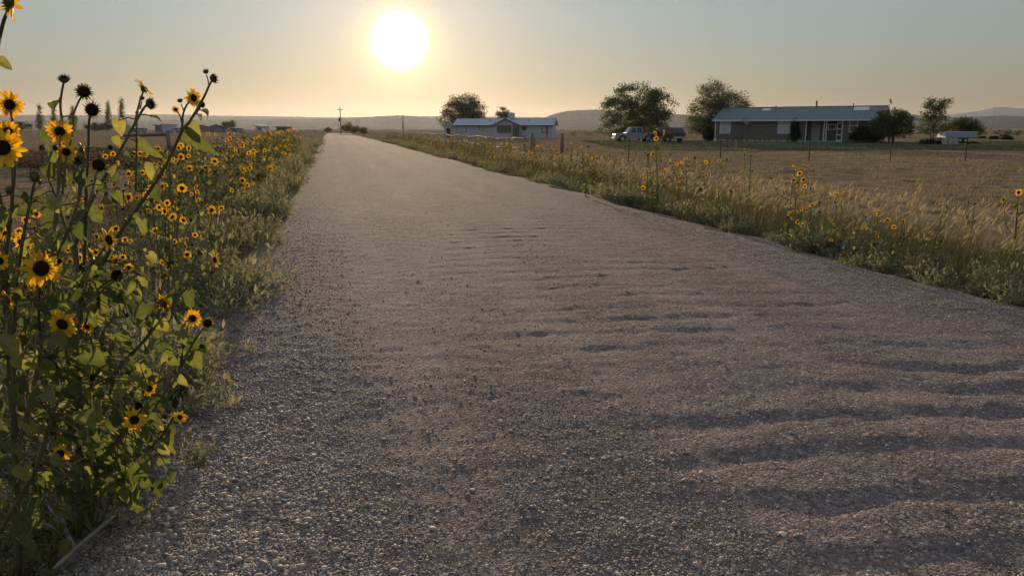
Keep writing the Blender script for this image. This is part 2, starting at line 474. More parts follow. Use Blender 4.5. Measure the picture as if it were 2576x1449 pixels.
def stone_field(n, r0, r1, smed, smin, smax, sub, near):
    s, t, r = scatter(n, r0, r1)
    wob = 0.5 * (fbm(s * 0.4, t * 0.2 + 2, 2) - 0.4)
    edge = np.maximum(np.exp(-((t + 3.0 + wob) / 0.75) ** 2), np.exp(-((t - 3.0 + wob) / 0.6) ** 2))
    patch = sstep(0.42, 0.60, fbm(s * 0.8, t * 0.9 + 4, 3))
    dens = 0.13 + 0.95 * edge + 0.34 * patch
    fade = (1 - sstep(r1 * 0.7, r1, r)) if near else (1 - sstep(0.4 * r1, r1, r)) * sstep(r0, r0 * 1.4, r)
    dens = dens * (1 - 0.65 * tracks(s, t))
    keep = (np.abs(t) < 3.9) & (rng.random(n) < dens * fade)
    s, t, r = s[keep], t[keep], r[keep]
    size = np.maximum(smin, smed * np.exp(rng.normal(0, 0.5, len(s)))) * (0.85 + 0.35 * edge[keep])
    return stones(s, t, np.minimum(size, smax) * 0.62, sub, 0.32)
g = N('river_gravel')
c = g.ramp(g.island(), [(0.0, (0.13, 0.11, 0.105)), (0.3, (0.26, 0.215, 0.205)), (0.55, (0.35, 0.295, 0.27)), (0.75, (0.44, 0.325, 0.255)), (0.9, (0.52, 0.42, 0.33)), (1.0, (0.70, 0.61, 0.50))])
c = g.mix(0.5, c, g.ramp(g.noise(90, 3), [(0.3, (0.6, 0.6, 0.6)), (0.7, (1.1, 1.1, 1.1))]), 'MULTIPLY')
M_stone = g.done(g.pbr(c, 0.7, spec=0.35))
SF = [stone_field(STONES_A, 1.75, 5.2, 0.0042, 0.0028, 0.010, 0, True), stone_field(STONES_C, 1.75, 5.2, 0.0080, 0.0060, 0.022, 1, True),
      stone_field(STONES_B, 3.6, 20.0, 0.0050, 0.0042, 0.018, 0, False)]
off = 0; VV, FF = [], []
for v_, f_ in SF: VV.append(v_); FF.append(f_ + off); off += len(v_)
tag(mesh_np('gravel', np.concatenate(VV), tris=np.concatenate(FF), mats=[M_stone], smooth=True),
    'loose rounded grey gravel lying on the road', 'gravel', kind='stuff')
# ================================================================ plants: shared shapes
def frames(dirs, normals):
    """columns: side, along, normal"""
    y = dirs / (np.linalg.norm(dirs, axis=1, keepdims=True) + 1e-9)
    x = np.cross(y, normals); x /= np.linalg.norm(x, axis=1, keepdims=True) + 1e-9
    z = np.cross(x, y)
    return np.stack([x, y, z], -1)
def inst(bv, bq, Rm, pos, scale):
    """bv (k,3) placed n times; returns verts, quads"""
    n = len(pos)
    sc = scale if scale.ndim == 2 else np.repeat(scale[:, None], 3, 1)
    V = np.einsum('nij,nkj->nki', Rm, bv[None] * sc[:, None, :]) + pos[:, None, :]
    Q = (bq[None] + (np.arange(n) * len(bv))[:, None, None]).reshape(-1, bq.shape[1])
    return V.reshape(-1, 3), Q
def grid_quads(nu, nv):
    i = np.arange((nu - 1) * (nv - 1)); a = (i // (nv - 1)) * nv + i % (nv - 1)
    return np.stack([a, a + 1, a + nv + 1, a + nv], 1)
def heart_leaf(droop=0.5, fold=0.22, wave=0.04, seed=0):
    r = np.random.default_rng(seed)
    us = np.array([0, 0.06, 0.16, 0.3, 0.46, 0.62, 0.78, 0.9, 1.0])
    ws = np.array([0.16, 0.34, 0.44, 0.43, 0.37, 0.28, 0.175, 0.085, 0.004])
    vs = np.array([-1, -0.5, 0, 0.5, 1.0])
    V = []
    for u, w in zip(us, ws):
        for v in vs:
            y = u - 0.16 * abs(v) ** 1.5 * (1 - u) ** 3
            z = fold * abs(v) * w + wave * math.sin(9 * u + 4 * v + seed) * abs(v)
            th = droop * y
            V.append((v * w * 0.84, math.sin(th) / droop if droop else y, z - (1 - math.cos(th)) / droop))
    return np.array(V), grid_quads(9, 5)
LEAVES = [heart_leaf(0.9, 0.25, 0.06, 1), heart_leaf(1.7, 0.45, 0.08, 2), heart_leaf(0.5, 0.15, 0.07, 3), heart_leaf(1.2, -0.2, 0.09, 4)]
def small_leaf(w=0.16):
    V = np.array([(-0.02, 0, 0), (0.02, 0, 0), (-w, 0.45, 0.05), (w, 0.45, 0.05), (-0.01, 1, -0.12), (0.01, 1, -0.12)])
    return V, np.array([(0, 1, 3, 2), (2, 3, 5, 4)])

M_leaf = leafy('sunflower_leaf', [(0.0, (0.090, 0.115, 0.055)), (0.5, (0.155, 0.178, 0.082)), (0.85, (0.225, 0.235, 0.10)), (1.0, (0.38, 0.33, 0.15))], 0.55, 0.75, (1.35, 1.35, 0.6), 0.12, 55)
M_stem = leafy('sunflower_stem', [(0.0, (0.10, 0.105, 0.05)), (0.6, (0.17, 0.155, 0.085)), (1.0, (0.22, 0.165, 0.10))], 0.15, 0.8, None, 0.1)
M_petal = leafy('sunflower_petal', [(0.0, (0.72, 0.36, 0.014)), (0.4, (0.84, 0.50, 0.022)), (1.0, (0.92, 0.62, 0.04))], 0.45, 0.5, (1.15, 0.95, 0.4))
M_dry_petal = leafy('withered_petal', [(0.0, (0.30, 0.12, 0.03)), (1.0, (0.60, 0.27, 0.04))], 0.35, 0.6)
M_bract = leafy('sunflower_bract', [(0.0, (0.06, 0.085, 0.03)), (0.6, (0.10, 0.125, 0.045)), (1.0, (0.22, 0.18, 0.08))], 0.3, 0.6)
g = N('sunflower_disc')
f = g.noise(420, 2)
M_disc = g.done(g.pbr(g.ramp(f, [(0.35, (0.012, 0.007, 0.005)), (0.6, (0.035, 0.018, 0.009)), (0.8, (0.11, 0.055, 0.015))]), 0.85, g.bump(f, 1.0, 0.004), spec=0.2))

def head_parts(style, seed):
    """unit flower head facing +Z, radius 1: dict of (verts, quads) for calyx, petals, disc"""
    r = np.random.default_rng(seed)
    out = {}
    rd = {'open': 0.37, 'spent': 0.56, 'seed': 0.55, 'bud': 0.58}[style]
    # disc: a bumpy dome
    nr, na = 7, 20
    V = []
    for j in range(nr):
        q = j / (nr - 1)
        for i in range(na):
            a = 2 * math.pi * i / na
            h = 0.20 * (1 - q ** 3) - 0.06 * math.exp(-(q / 0.35) ** 2) + (0.02 * (r.random() - 0.5) if 0 < j < nr - 1 else 0)
            rr = rd * q * (1 + 0.04 * math.sin(5 * a + seed))
            V.append((rr * math.cos(a), rr * math.sin(a), h * rd * 1.6 - (0.14 * rd if j == nr - 1 else 0)))
    Q = [(j * na + i, j * na + (i + 1) % na, (j + 1) * na + (i + 1) % na, (j + 1) * na + i) for j in range(nr - 1) for i in range(na)]
    if style == 'bud':
        V = [(x * 0.75, y * 0.75, z + 0.12) for x, y, z in V]
    out['disc'] = (np.array(V), np.array(Q))
    # ray florets
    if style in ('open', 'spent'):
        n = int(r.integers(15, 20)) if style == 'open' else int(r.integers(6, 9))
        PV, PQ = [], []
        angs = (np.arange(n) + r.uniform(-0.25, 0.25, n)) / n * 2 * math.pi
        if style == 'spent': angs = r.uniform(0.2, 3.0, n)
        for k, a in enumerate(angs):
            L = (1 - rd * 0.9) * (r.uniform(0.72, 1.12) if r.random() < 0.85 else r.uniform(0.4, 0.7)) * (1 if style == 'open' else 0.7)
            W = r.uniform(0.105, 0.15) * (1 if style == 'open' else 0.75)
            up = r.uniform(-0.2, 0.35) + (0.3 if style == 'spent' else 0); curl = r.uniform(-0.6, 0.35); tw = r.uniform(-0.5, 0.5)
            b = len(PV)
            for j, (u, w) in enumerate(((0, 0.42), (0.25, 0.85), (0.55, 1.0), (0.82, 0.72), (1.0, 0.12))):
                for v in (-1, 0, 1):
                    x = rd * 0.88 + L * u; y = v * W * w
                    z = -0.02 + up * L * u + curl * L * u * u * 0.6 - 0.05 * abs(v) * w + tw * 0.12 * v * u
                    PV.append((x * math.cos(a) - y * math.sin(a), x * math.sin(a) + y * math.cos(a), z))
            PQ += [(b + j * 3 + i, b + j * 3 + i + 1, b + j * 3 + i + 4, b + j * 3 + i + 3) for j in range(4) for i in range(2)]
        out['petals'] = (np.array(PV), np.array(PQ))
    # green cup with pointed bracts
    V, Q = [], []
    na = 14
    prof = [(0.0, -0.42), (0.10, -0.40), (0.20, -0.30), (rd * 0.75, -0.20), (rd * 1.02, -0.03), (rd * 0.98, 0.02)]
    if style == 'bud': prof = [(0.0, -0.5), (0.12, -0.48), (0.45, -0.3), (0.62, 0.0), (0.52, 0.22), (0.36, 0.34)]
    for q, z in prof:
        for i in range(na):
            a = 2 * math.pi * i / na
            V.append((q * math.cos(a), q * math.sin(a), z))
    Q += [(j * na + i, j * na + (i + 1) % na, (j + 1) * na + (i + 1) % na, (j + 1) * na + i) for j in range(len(prof) - 1) for i in range(na)]
    nb = {'open': 16, 'spent': 20, 'seed': 24, 'bud': 22}[style]
    for k in range(nb):
        a = (k + r.uniform(-0.3, 0.3)) / nb * 2 * math.pi
        L = {'open': 0.42, 'spent': 0.52, 'seed': 0.50, 'bud': 0.62}[style] * r.uniform(0.7, 1.15)
        W = {'open': 0.085, 'spent': 0.085, 'seed': 0.055, 'bud': 0.11}[style]
        sp = {'open': -0.25, 'spent': r.uniform(-0.3, 0.5), 'seed': r.uniform(-0.2, 0.35), 'bud': r.uniform(0.5, 1.0)}[style]
        r0 = rd * 0.85; z0 = -0.12
        b = len(V)
        for u, w in ((0, 1.0), (0.35, 0.8), (0.7, 0.35), (1.0, 0.03)):
            th = sp + (r.uniform(-0.1, 0.1) - 0.35 * u if style != 'bud' else 0.5 * u - 0.2)
            x = r0 + L * u * math.cos(th); z = z0 + L * u * math.sin(th)
            for v in (-1, 1):
                y = v * W * w
                V.append((x * math.cos(a) - y * math.sin(a), x * math.sin(a) + y * math.cos(a), z))
        Q += [(b + 2 * j, b + 2 * j + 1, b + 2 * j + 3, b + 2 * j + 2) for j in range(3)]
    out['calyx'] = (np.array(V), np.array(Q))
    return out
HEADS = {s: [head_parts(s, 10 * k + 3) for k in range(4)] for s in ('open', 'spent', 'seed', 'bud')}
HMESH = {}
def head_mesh(style, k, part, mat):
    key = (style, k, part)
    if key not in HMESH:
        v, q = HEADS[style][k][part]
        o = mesh_np(part, v, quads=q, mats=[mat], smooth=True)
        HMESH[key] = o.data
        bpy.data.objects.remove(o)
    return HMESH[key]
def link(name, me, parent):
    o = bpy.data.objects.new(name, me); COL.objects.link(o); o.parent = parent; return o
def face_dir(yaw, pitch):
    y, p = R(yaw), R(pitch)
    return Vector((math.sin(y) * math.cos(p), -math.cos(y) * math.cos(p), math.sin(p)))
def put_head(parent, pos, rad, style, yaw, pitch):
    """flower_head (calyx) > petals, disc"""
    k = random.randrange(4)
    h = link('flower_head', head_mesh(style, k, 'calyx', M_bract), parent)
    q = face_dir(yaw, pitch).to_track_quat('Z', 'Y') @ Matrix.Rotation(random.uniform(0, 6.28), 3, 'Z').to_quaternion()
    h.rotation_mode = 'QUATERNION'; h.rotation_quaternion = q
    h.location = [float(c) for c in pos]; h.scale = (rad, rad, rad)
    if style in ('open', 'spent'):
        link('petals', head_mesh(style, k, 'petals', M_petal if style == 'open' else M_dry_petal), h)
    link('disc', head_mesh(style, k, 'disc', M_disc), h)
    return h

def smooth_path(P, n=3):
    """Catmull-Rom through P"""
    P = np.asarray(P, float); out = []
    Q = np.vstack([2 * P[0] - P[1], P, 2 * P[-1] - P[-2]])
    for i in range(1, len(Q) - 2):
        for k in range(n):
            t = k / n
            out.append(0.5 * ((2 * Q[i]) + (Q[i + 1] - Q[i - 1]) * t + (2 * Q[i - 1] - 5 * Q[i] + 4 * Q[i + 1] - Q[i + 2]) * t * t + (3 * Q[i] - Q[i - 1] - 3 * Q[i + 1] + Q[i + 2]) * t ** 3))
    out.append(Q[-2]); return np.array(out)

# ================================================================ the big sunflower plants beside the camera
def project(p):
    """frame position and depth of a world point"""
    q = np.asarray(p, float) - np.array([0, 0, EYE])
    zc = q[1] * CP - q[2] * SP; yc = q[1] * SP + q[2] * CP
    return 1288 + FPX * q[0] / zc, 724.5 - FPX * yc / zc, zc
ALL_HEADS = []
def hides_a_head(p, L):
    x, y, zc = project(p)
    return any(zc < Y + 0.02 and math.hypot(x - hx, y - hy) < r * 0.95 + 0.5 * L * FPX / zc for hx, hy, r, Y in ALL_HEADS)
def big_plant(base_px, label, lines, heads, leaves, fill, group='big sunflower plants on the near left roadside'):
    """lines: [(r0, r1, Y0, Y1, [(px,py)...])]; heads: (px, py, r_px, style, yaw, pitch, Y);
    leaves: (px, py, length_px, angle, Y); fill: (n, polygon box, Y range)"""
    b = gnd(*base_px, z=-0.04)
    root = empty('sunflower_plant', b, 0, label, 'sunflower', group)
    mb = MB(); pts_all = []
    for (r0, r1, Y0, Y1, pp) in lines:
        P = [at(x, y, Y0 + (Y1 - Y0) * i / (len(pp) - 1)) for i, (x, y) in enumerate(pp)]
        P = smooth_path(P, 4)
        mb.tube(P - b, np.linspace(r0, r1, len(P)), 7)
        pts_all.append(P)
    PA = np.vstack(pts_all)
    LD, LN, LP, LS = [], [], [], []
    def leaf(pos, L, d, nrm):
        if hides_a_head(pos + 0.5 * L * np.asarray(d) / np.linalg.norm(d), L): return
        LP.append(pos); LS.append(L); LD.append(d); LN.append(nrm)
        j = np.argmin(((PA - pos) ** 2).sum(1) + 0.4 * np.maximum(0, PA[:, 2] - pos[2]) ** 2)
        q = PA[j]
        if np.linalg.norm(q - pos) > 0.012:
            m = (q + pos) / 2 + np.array([0, 0, 0.12 * np.linalg.norm(q - pos)])
            mb.tube([q - b, m - b, pos - b], [0.0028, 0.0022, 0.0018], 5, cap=False)
    for (x, y, lp, angle, Y) in leaves:
        p = at(x, y, Y); L = lp / FPX * Y
        a = R(angle)
        d = np.array([math.cos(a), rng.uniform(-0.5, 0.3), math.sin(a)])
        top = p - 0.5 * L * d / np.linalg.norm(d)
        leaf(top, L, d, np.array([rng.uniform(-0.5, 0.5), -1, rng.uniform(0.0, 0.7)]))
    n, (x0, x1, y0, y1), (Ya, Yb), (la, lb) = fill
    for _ in range(n):
        Y = rng.uniform(Ya, Yb)
        p = at(rng.uniform(x0, x1), rng.uniform(y0, y1), Y)
        j = np.argmin(((PA - p) ** 2).sum(1)); q = PA[j]
        dv = p - q; dist = np.linalg.norm(dv)
        if dist > 0.13: p = q + dv * 0.13 / dist
        if p[2] < 0.07: continue
        out = dv / (dist + 1e-6)
        d = out * np.array([1, 1, 0.3]) + np.array([rng.uniform(-.5, .5), rng.uniform(-.5, .5), rng.uniform(-1.1, -0.1)])
        leaf(p, rng.uniform(la, lb), d, np.array([rng.uniform(-0.7, 0.7), rng.uniform(-0.9, 0.3), 1.0]))
    # every branch carries a few smaller leaves along its upper part
    for P in pts_all:
        for k in range(max(1, len(P) // 4)):
            j = int(rng.uniform(0.25, 0.9) * (len(P) - 1))
            if P[j][2] > 1.4 and rng.random() < 0.75: continue
            a = rng.uniform(0, 2 * math.pi)
            o = np.array([math.cos(a), math.sin(a), rng.uniform(-0.1, 0.4)])
            leaf(P[j] + o * rng.uniform(0.015, 0.05), rng.uniform(0.03, 0.075), o + np.array([0, 0, -rng.uniform(0.3, 1.3)]), np.array([0, -0.5, 1.0]))
    mb.build('stem', M_stem, root)
    LP, LS, LD, LN = map(np.array, (LP, LS, LD, LN))
    Rm = frames(LD, LN); kind = rng.integers(0, 4, len(LP)); Vs, Qs, o_ = [], [], 0
    for k in range(4):
        m = kind == k
        if not m.any(): continue
        sc = LS[m][:, None] * np.stack([rng.uniform(0.8, 1.15, m.sum()) * np.where(LS[m] > 0.098, 0.62, 1.0), np.ones(m.sum()), np.ones(m.sum())], 1)
        v, q = inst(LEAVES[k][0], LEAVES[k][1], Rm[m], LP[m] - b, sc)
        Vs.append(v); Qs.append(q + o_); o_ += len(v)
    mesh_np('foliage', np.concatenate(Vs), quads=np.concatenate(Qs), mats=[M_leaf], smooth=True, parent=root)
    for (x, y, r, style, yaw, pitch, Y) in heads:
        p = at(x, y, Y); rad = r / FPX * (Y * CP - (p[2] - EYE) * SP)
        f = np.array(face_dir(yaw, pitch))
        put_head(root, p - b, rad, style, yaw, pitch)
    return root

A_lines = [
 (.013, .008, 2.66, 2.75, [(197, 1350), (203, 1210), (197, 1000), (203, 800), (190, 615)]),
 (.007, .004, 2.75, 2.9, [(190, 615), (215, 540), (245, 478), (292, 398), (332, 325), (360, 275), (371, 264)]),
 (.004, .003, 2.87, 2.9, [(338, 315), (350, 262), (360, 232)]),
 (.003, .002, 2.89, 2.9, [(352, 275), (357, 256)]),
 (.004, .003, 2.85, 2.9, [(342, 480), (343, 400), (344, 320), (347, 290)]),
 (.006, .004, 2.72, 2.7, [(204, 760), (215, 600), (217, 470), (222, 400), (224, 310), (229, 291)]),
 (.006, .0035, 2.74, 2.65, [(200, 700), (175, 600), (150, 520), (148, 430), (157, 370), (158, 320), (152, 270), (155, 235), (160, 210)]),
 (.004, .003, 2.68, 2.66, [(150, 450), (170, 390), (182, 330), (185, 290), (197, 258), (207, 242)]),
 (.008, .0035, 2.75, 3.05, [(204, 790), (250, 680), (300, 590), (370, 490), (421, 410), (458, 330), (478, 305), (511, 249), (528, 212), (534, 205)]),
 (.003, .002, 3.04, 3.05, [(526, 216), (523, 200), (519, 189)]),
 (.003, .002, 3.0, 3.0, [(482, 300), (498, 280), (506, 268)]),
 (.0045, .003, 2.97, 2.95, [(440, 375), (458, 320), (460, 290), (470, 265), (480, 254)]),
 (.003, .002, 2.96, 2.95, [(459, 300), (462, 280), (455, 262)]),
 (.003, .002, 2.96, 2.95, [(458, 310), (452, 290), (444, 280)]),
 (.005, .0035, 2.72, 2.6, [(203, 860), (225, 780), (255, 722), (285, 700)]),
 (.004, .003, 2.6, 2.6, [(240, 745), (270, 720), (322, 680)]),
 (.006, .004, 2.7, 2.28, [(200, 1010), (150, 930), (110, 880), (98, 800), (101, 705)]),
 (.004, .003, 2.7, 2.34, [(199, 960), (170, 900), (157, 830)]),
 (.004, .003, 2.74, 2.65, [(200, 700), (240, 655), (268, 615)]),
 (.003, .002, 2.7, 2.7, [(203, 760), (222, 700), (232, 650)]),
 (.004, .003, 2.7, 2.7, [(199, 950), (212, 880), (219, 832)]),
 (.004, .003, 2.68, 2.5, [(197, 1000), (226, 980), (232, 956)]),
]
A_heads = [
 (378, 262, 20, 'bud', 60, 10, 2.9), (365, 222, 29, 'open', 120, 40, 2.9), (357, 248, 9, 'bud', 20, 30, 2.9), (345, 283, 8, 'bud', -40, 40, 2.9),
 (231, 277, 29, 'seed', 8, -5, 2.7), (161, 200, 19, 'bud', 30, 45, 2.65), (211, 231, 26, 'spent', 25, 15, 2.66),
 (537, 198, 17, 'bud', 70, 10, 3.05), (518, 181, 11, 'bud', 0, 50, 3.05), (508, 262, 16, 'seed', 60, 20, 3.0),
 (488, 247, 27, 'open', 65, 5, 2.95), (453, 254, 10, 'bud', 0, 50, 2.95), (442, 276, 11, 'open', 20, 0, 2.95),
 (295, 693, 27, 'seed', 42, -10, 2.6), (324, 673, 14, 'open', 50, 20, 2.6), (103, 675, 54, 'open', 10, 14, 2.26), (156, 816, 40, 'open', 0, -8, 2.32),
 (275, 604, 35, 'open', 82, 15, 2.65), (232, 640, 20, 'open', 130, 10, 2.72), (219, 823, 16, 'open', 20, 5, 2.7), (204, 673, 11, 'bud', 0, 20, 2.6), (149, 657, 11, 'seed', 20, 0, 2.7), (232, 950, 17, 'spent', -20, 15, 2.48),
 (320, 793, 9, 'bud', 10, 20, 2.7), (277, 372, 11, 'seed', 5, 0, 3.2)]
A_leaves = [(302, 325, 42, 275, 2.9), (298, 373, 46, 250, 2.9), (375, 378, 74, 325, 2.9), (491, 338, 54, 300, 3.0), (508, 365, 92, 318, 3.0),
 (545, 214, 26, 20, 3.05), (511, 226, 26, 275, 3.05), (395, 505, 72, 262, 2.9), (116, 554, 78, 260, 2.7), (63, 545, 62, 270, 2.5), (232, 550, 58, 280, 2.8),
 (358, 575, 44, 262, 2.9), (56, 622, 58, 240, 2.5), (295, 745, 60, 300, 2.6), (252, 780, 66, 280, 2.6), (249, 812, 34, 260, 2.6), (113, 350, 44, 280, 2.6), (139, 408, 44, 270, 2.6),
 (232, 474, 44, 200, 2.7), (143, 862, 66, 190, 2.5), (206, 928, 76, 268, 2.5), (198, 1102, 62, 268, 2.5), (90, 1010, 70, 255, 2.45), (262, 1156, 64, 265, 2.55), (160, 985, 60, 230, 2.5), (250, 1010, 60, 300, 2.5), (255, 900, 50, 310, 2.6), (130, 1080, 60, 240, 2.5), (300, 500, 36, 300, 2.9)]

C_lines = [
 (.008, .0035, 2.72, 2.7, [(182, 1338), (200, 1290), (240, 1225), (302, 1168), (370, 1133), (413, 1089), (437, 1049), (450, 1047)]),
 (.008, .0035, 2.72, 2.8, [(182, 1338), (225, 1230), (290, 1110), (363, 1035), (433, 965), (464, 909), (491, 856), (514, 822)]),
 (.0045, .003, 2.78, 2.75, [(458, 918), (463, 870), (470, 830), (482, 806)]),
 (.003, .002, 2.79, 2.79, [(480, 880), (498, 880), (507, 874)]),
 (.007, .003, 2.75, 2.95, [(205, 1280), (245, 1100), (298, 930), (365, 856), (455, 740), (500, 695), (527, 667), (540, 656)]),
 (.004, .003, 2.92, 2.9, [(462, 732), (480, 685), (491, 650), (502, 636)]),
 (.005, .003, 2.82, 2.85, [(330, 895), (380, 830), (400, 780), (405, 740), (413, 702)]),
 (.003, .002, 2.83, 2.8, [(396, 795), (405, 780), (413, 768)]),
 (.005, .003, 2.72, 2.52, [(215, 1255), (260, 1160), (310, 1085), (334, 1062)]),
 (.003, .002, 2.65, 2.65, [(305, 1092), (330, 1050), (346, 1026)]),
 (.003, .002, 2.65, 2.68, [(330, 1050), (360, 1010), (374, 984)]),
 (.004, .003, 2.7, 2.32, [(200, 1290), (170, 1210), (153, 1150)])]
C_heads = [(453, 1049, 20, 'open', 65, 35, 2.7), (522, 813, 19, 'spent', 20, 10, 2.8), (484, 801, 25, 'open', 15, 20, 2.75), (508, 871, 10, 'bud', 20, 40, 2.79),
 (541, 654, 22, 'open', 80, 10, 2.95), (504, 634, 17, 'spent', 110, 30, 2.9), (415, 693, 10, 'bud', 0, 60, 2.85), (413, 763, 28, 'open', 155, 10, 2.8),
 (338, 1056, 31, 'open', 35, 20, 2.5), (348, 1022, 19, 'spent', 0, 10, 2.65), (376, 977, 21, 'open', 30, 25, 2.68), (151, 1141, 27, 'open', 40, 10, 2.3)]
C_leaves = [(474, 758, 60, 258, 2.85), (365, 828, 56, 262, 2.75), (318, 868, 56, 290, 2.75), (411, 826, 50, 285, 2.8), (401, 879, 50, 265, 2.75), (494, 911, 54, 300, 2.78),
 (438, 921, 54, 265, 2.75), (390, 1068, 56, 258, 2.65), (363, 1098, 44, 270, 2.65), (427, 1124, 54, 275, 2.68), (316, 1138, 44, 290, 2.6), (329, 1192, 40, 250, 2.6), (269, 1212, 46, 270, 2.6),
 (296, 1206, 40, 280, 2.62), (330, 1160, 44, 300, 2.6), (460, 960, 36, 320, 2.75), (215, 1020, 50, 270, 2.6), (300, 980, 60, 270, 2.7), (345, 940, 50, 250, 2.7)]

B_lines = [
 (.013, .008, 2.42, 2.3, [(45, 1449), (40, 1200), (30, 1000), (20, 800), (15, 650)]),
 (.008, .004, 2.3, 2.0, [(20, 800), (-20, 600), (-35, 400), (-20, 200), (5, 70), (22, 25)]),
 (.006, .0035, 2.3, 2.3, [(15, 650), (30, 520), (36, 400), (32, 310), (25, 272)]),
 (.004, .003, 2.3, 2.25, [(33, 480), (30, 400), (22, 340)]),
 (.005, .003, 2.3, 2.1, [(22, 580), (-5, 470), (2, 385)]),
 (.006, .004, 2.36, 2.3, [(35, 1000), (38, 800), (52, 640), (74, 520), (88, 455)]),
 (.007, .004, 2.38, 2.45, [(40, 1150), (100, 900), (125, 700), (138, 560), (150, 440), (151, 340)]),
 (.004, .003, 2.42, 2.45, [(134, 590), (158, 480), (166, 392)]),
 (.005, .003, 2.42, 2.55, [(128, 680), (180, 560), (206, 470), (210, 385)]),
 (.004, .003, 2.5, 2.55, [(195, 520), (200, 460), (197, 412)]),
 (.004, .003, 2.45, 2.55, [(160, 600), (220, 520), (245, 424)]),
 (.003, .002, 2.44, 2.4, [(142, 500), (115, 430), (107, 380)]),
 (.004, .003, 2.3, 2.2, [(18, 760), (8, 700), (0, 662)]),
 (.004, .003, 2.34, 2.2, [(25, 900), (28, 820), (22, 760)]),
 (.009, .006, 2.3, 2.3, [(-60, 1440), (20, 1300), (90, 1180), (130, 1050)])]
B_heads = [(28, 8, 44, 'open', 150, -10, 2.0), (24, 264, 36, 'open', 12, 5, 2.3), (20, 332, 31, 'open', 25, 0, 2.25), (6, 372, 52, 'open', 10, 10, 2.05),
 (88, 446, 24, 'seed', 175, 5, 2.3), (150, 331, 33, 'open', 22, 0, 2.45), (167, 383, 27, 'open', 35, 0, 2.45), (210, 376, 27, 'open', 125, 5, 2.55), (196, 405, 18, 'bud', 10, 10, 2.55),
 (248, 416, 27, 'spent', 12, 0, 2.55), (106, 372, 13, 'bud', -20, 30, 2.4), (0, 657, 25, 'open', 5, 5, 2.2), (20, 753, 30, 'open', 150, 15, 2.2), (140, 372, 12, 'bud', 0, 10, 2.45), (25, 480, 20, 'seed', 170, 0, 2.3)]
B_leaves = [(40, 424, 80, 190, 2.25), (16, 162, 40, 330, 2.0), (20, 300, 50, 350, 2.3), (25, 520, 60, 250, 2.2), (30, 880, 80, 260, 2.2), (70, 930, 80, 280, 2.25), (20, 1010, 90, 250, 2.2), (80, 1100, 80, 270, 2.25), (30, 1150, 80, 250, 2.2),
 (-5, 560, 70, 240, 2.2), (60, 760, 60, 290, 2.3), (15, 830, 60, 260, 2.2), (110, 1000, 64, 280, 2.3), (60, 1200, 60, 270, 2.2), (100, 1230, 50, 270, 2.3), (130, 940, 60, 300, 2.35), (110, 780, 50, 270, 2.35), (40, 690, 50, 280, 2.3)]

for hd in A_heads + B_heads + C_heads:
    if hd[2] >= 14: ALL_HEADS.append((hd[0], hd[1], hd[2], hd[6]))
big_plant((197, 1352), 'tallest branching sunflower plant with one thick upright stem rooted in the gravel edge', A_lines, A_heads, A_leaves, (160, (60, 400, 640, 1250), (2.5, 3.0), (0.035, 0.085)))
big_plant((182, 1342), 'low spreading sunflower plant whose branches lean out over the gravel', C_lines, C_heads, C_leaves, (130, (170, 430, 860, 1270), (2.45, 2.95), (0.03, 0.075)))
big_plant((45, 1449), 'sunflower plant at the camera side crowding into the frame, with heads above and below', B_lines, B_heads, B_leaves, (170, (-60, 250, 560, 1390), (2.15, 2.6), (0.035, 0.085)))
# dry stalks at the foot of the plants
mb = MB()
def gpt(x, y, z): 
    p = gnd(x, y, z); return p
for k in range(7):
    o = rng.uniform(-14, 14, 4)
    mb.tube(smooth_path([gpt(150 + o[0], 1425 + o[1], 0.02 + 0.01 * k), gpt(215 + o[2] * .5, 1360, 0.05 + 0.008 * k), gpt(285 + o[3], 1300 + o[2], 0.03 + 0.012 * k)], 4), [0.006, 0.007, 0.006, 0.006, 0.006, 0.006, 0.005, 0.004, 0.002], 6)
M_deadstalk = plain('dead_stalk', (0.25, 0.22, 0.19), 0.9, 0, 0.3, 40)
tag(mb.build('dry_stalks', M_deadstalk), 'bundle of dead grey stalks lying on the gravel under the sunflowers', 'dead stalks')
mb = MB()
mb.tube(smooth_path([gpt(192, 1385, 0.0), at(166, 1335, 2.6), at(158, 1305, 2.6), at(142, 1285, 2.6), at(138, 1262, 2.6)], 4), np.linspace(0.009, 0.003, 17), 7)
mb.tube(smooth_path([at(162, 1322, 2.6), at(140, 1300, 2.55), at(118, 1262, 2.55), at(112, 1215, 2.55)], 4), np.linspace(0.006, 0.003, 13), 7)
mb.tube(smooth_path([at(172, 1345, 2.6), at(130, 1325, 2.5), at(80, 1295, 2.45), at(50, 1280, 2.45)], 4), np.linspace(0.008, 0.004, 13), 7)
tag(mb.build('dead_branch', plain('bleached_wood', (0.33, 0.31, 0.31), 0.9, 0, 0.3, 40)), 'bleached forked dead branch standing beside the thick sunflower stem', 'branch')
